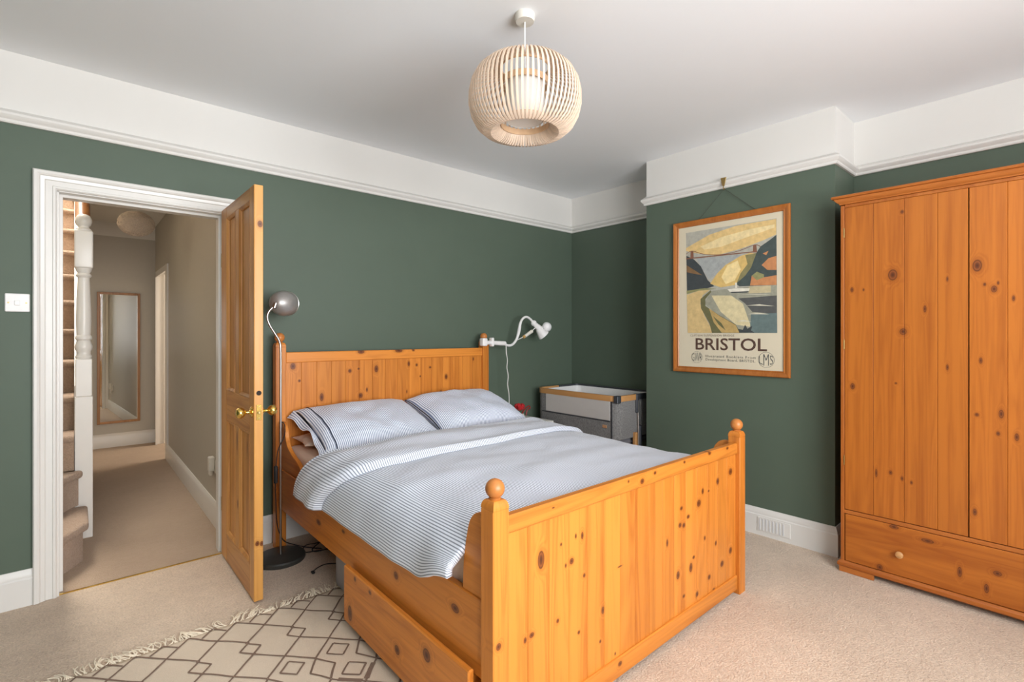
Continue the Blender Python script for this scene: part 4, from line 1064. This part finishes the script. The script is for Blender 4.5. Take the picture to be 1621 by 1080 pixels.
MB().prism([(1.592, 2.318), (1.552, 2.318), (1.566, 2.262), (1.578, 2.262)], 'X', XB - .042, XB - .036, .001).build('hook_plate', M['brass_dull'], ph)
MB().tube(smooth_pts([(XB - .038, 1.572, 2.265), (XB - .042, 1.572, 2.246), (XB - .03, 1.572, 2.240), (XB - .022, 1.572, 2.252)], 4), .003, 8).build('hook_wire', M['brass_dull'], ph)
b = MB(); b.tube([(XB - .030, 1.572, 2.246), (XB - .006, 1.36, 2.06)], .0016, 6); b.tube([(XB - .030, 1.572, 2.246), (XB - .006, 1.78, 2.06)], .0012, 6)
b.build('hanging_cord', plain('dark_cord', (.05, .05, .04), .8), pf)

# ------------------------------------------------------------------ skirting vent
ve = thing('air_vent', (XB - .02, 1.17, .07), 'white louvred air vent set in the chimney breast skirting', 'vent')
MB().box(XB - .024, XB - .019, 1.165, 1.36, .030, .118, .001).build('vent_plate', M['gloss'], ve)
for i in range(8):
    y = 1.20 + i * .020
    MB().box(XB - .0265, XB - .0235, y, y + .009, .038, .110, .001).build('louvre', M['grout'], ve)

# ------------------------------------------------------------------ rug
rg = thing('woven_rug', (.2, 1.5, 0), 'cream woven rug with brown diamond lattice and fringed edge on the carpet', 'rug')
RX0, RX1, RY0, RY1 = -.80, 1.30, 1.22, 2.455
def rugz(x, y): return .0085 + .0018 * noise.noise(Vector((x * 4, y * 4, 2)))
b = MB(); nu, nv = 70, 66
b.grid(lambda u, v: (RX0 + (RX1 - RX0) * u, RY0 + (RY1 - RY0) * v + .004 * math.sin(u * 37), rugz(RX0 + (RX1 - RX0) * u, RY0 + (RY1 - RY0) * v)), nu, nv)
o = b.build('rug_field', M['rug'], rg, angle=80, up=True); sm = o.modifiers.new('thick', 'SOLIDIFY'); sm.thickness = .007; sm.offset = -1
Pp, A0 = .176, .181
ln = MB()
def rseg(p, q, wd=.0075):
    p, q = Vector(p), Vector(q); n = max(1, int((q - p).length / .03)); d_ = (q - p).normalized(); nn = Vector((-d_.y, d_.x)) * wd / 2
    jag = []
    for i in range(n + 1):
        c_ = p + (q - p) * i / n
        if c_.x > RX1 - .02 or c_.x < RX0 + .02 or c_.y < RY0 + .02: return
        w_ = nn * (1 + .25 * noise.noise(Vector((c_.x * 60, c_.y * 60, 0))))
        j = Vector((noise.noise(Vector((c_.x * 9, c_.y * 9, 5))), noise.noise(Vector((c_.x * 9, c_.y * 9, 8))))) * .006
        a, e = c_ + w_ + j, c_ - w_ + j
        jag.append((ln.bm.verts.new((a.x, a.y, rugz(c_.x, c_.y) + .0022)), ln.bm.verts.new((e.x, e.y, rugz(c_.x, c_.y) + .0022))))
    for r0, r1 in zip(jag, jag[1:]): ln._f((r0[0], r0[1], r1[1], r1[0]))
def rdia(x, y, rx, ry, wd=.0075):
    Q = [(x, y + ry), (x + rx, y), (x, y - ry), (x - rx, y)]
    for i in range(4): rseg(Q[i], Q[(i + 1) % 4], wd)
for k in range(-6, 8):
    xa = A0 + Pp * k; xb = xa + Pp / 2
    rseg((xa, 2.447), (xa + Pp, 2.255)); rseg((xa, 2.447), (xa - Pp, 2.255))
    rseg((xb, 2.458), (xb + .045, 2.410)); rseg((xb, 2.458), (xb - .045, 2.410))
    for yc in (0, 1):
        # block from 2.255 downwards, mirrored about 1.915
        my = (lambda y: y) if yc == 0 else (lambda y: 2 * 1.895 - y)
        rdia(xa, my(2.203), .037, .044); rseg((xa, my(2.258)), (xa, my(2.245)), .014); rseg((xa, my(2.162)), (xa, my(2.150)), .014)
        rseg((xa, my(2.158)), (xa + Pp, my(1.973))); rseg((xa, my(2.158)), (xa - Pp, my(1.973)))
        rdia(xb, my(1.974), .045, .047)
    rdia(xa, 1.895, .047, .075)
    rseg((xa + .02, 1.80), (xa + .08, 1.735), .018); rseg((xa - .02, 1.80), (xa - .08, 1.735), .018)
    rseg((xa, 1.53), (xa + Pp, 1.34)); rseg((xa, 1.53), (xa - Pp, 1.34)); rdia(xa, 1.30, .037, .044)
    rseg((xa, 1.25), (xa + Pp, 1.06)); rseg((xa, 1.25), (xa - Pp, 1.06)); rdia(xb, 1.06, .045, .047)
o = ln.build('lattice_pattern', M['rug_line'], rg, smooth=False, recalc=False); o['kind'] = 'stuff'
fr = MB(); random.seed(11)
x = RX0 + .01
while x < RX1 - .2:
    x += random.uniform(.004, .010)
    clump = math.sin(x * 26) * .018
    L_ = random.uniform(.05, .10) * (.75 + .4 * noise.noise(Vector((x * 6, 0, 3))))
    pts = []
    if .63 < x < .69: L_ *= .35
    dx_ = random.uniform(-.02, .02) + clump + (.02 if x > .5 else -.015)
    cv = random.uniform(-.02, .02)
    for i in range(6):
        q = i / 5
        pts.append((x + dx_ * q + cv * math.sin(q * PI), RY1 - .004 + L_ * q, .006 + .006 * math.sin(q * 2.6) + random.uniform(0, .002)))
    fr.tube(pts, random.uniform(.0016, .0026), 5)
o = fr.build('fringe', M['fringe'], rg); o['kind'] = 'stuff'
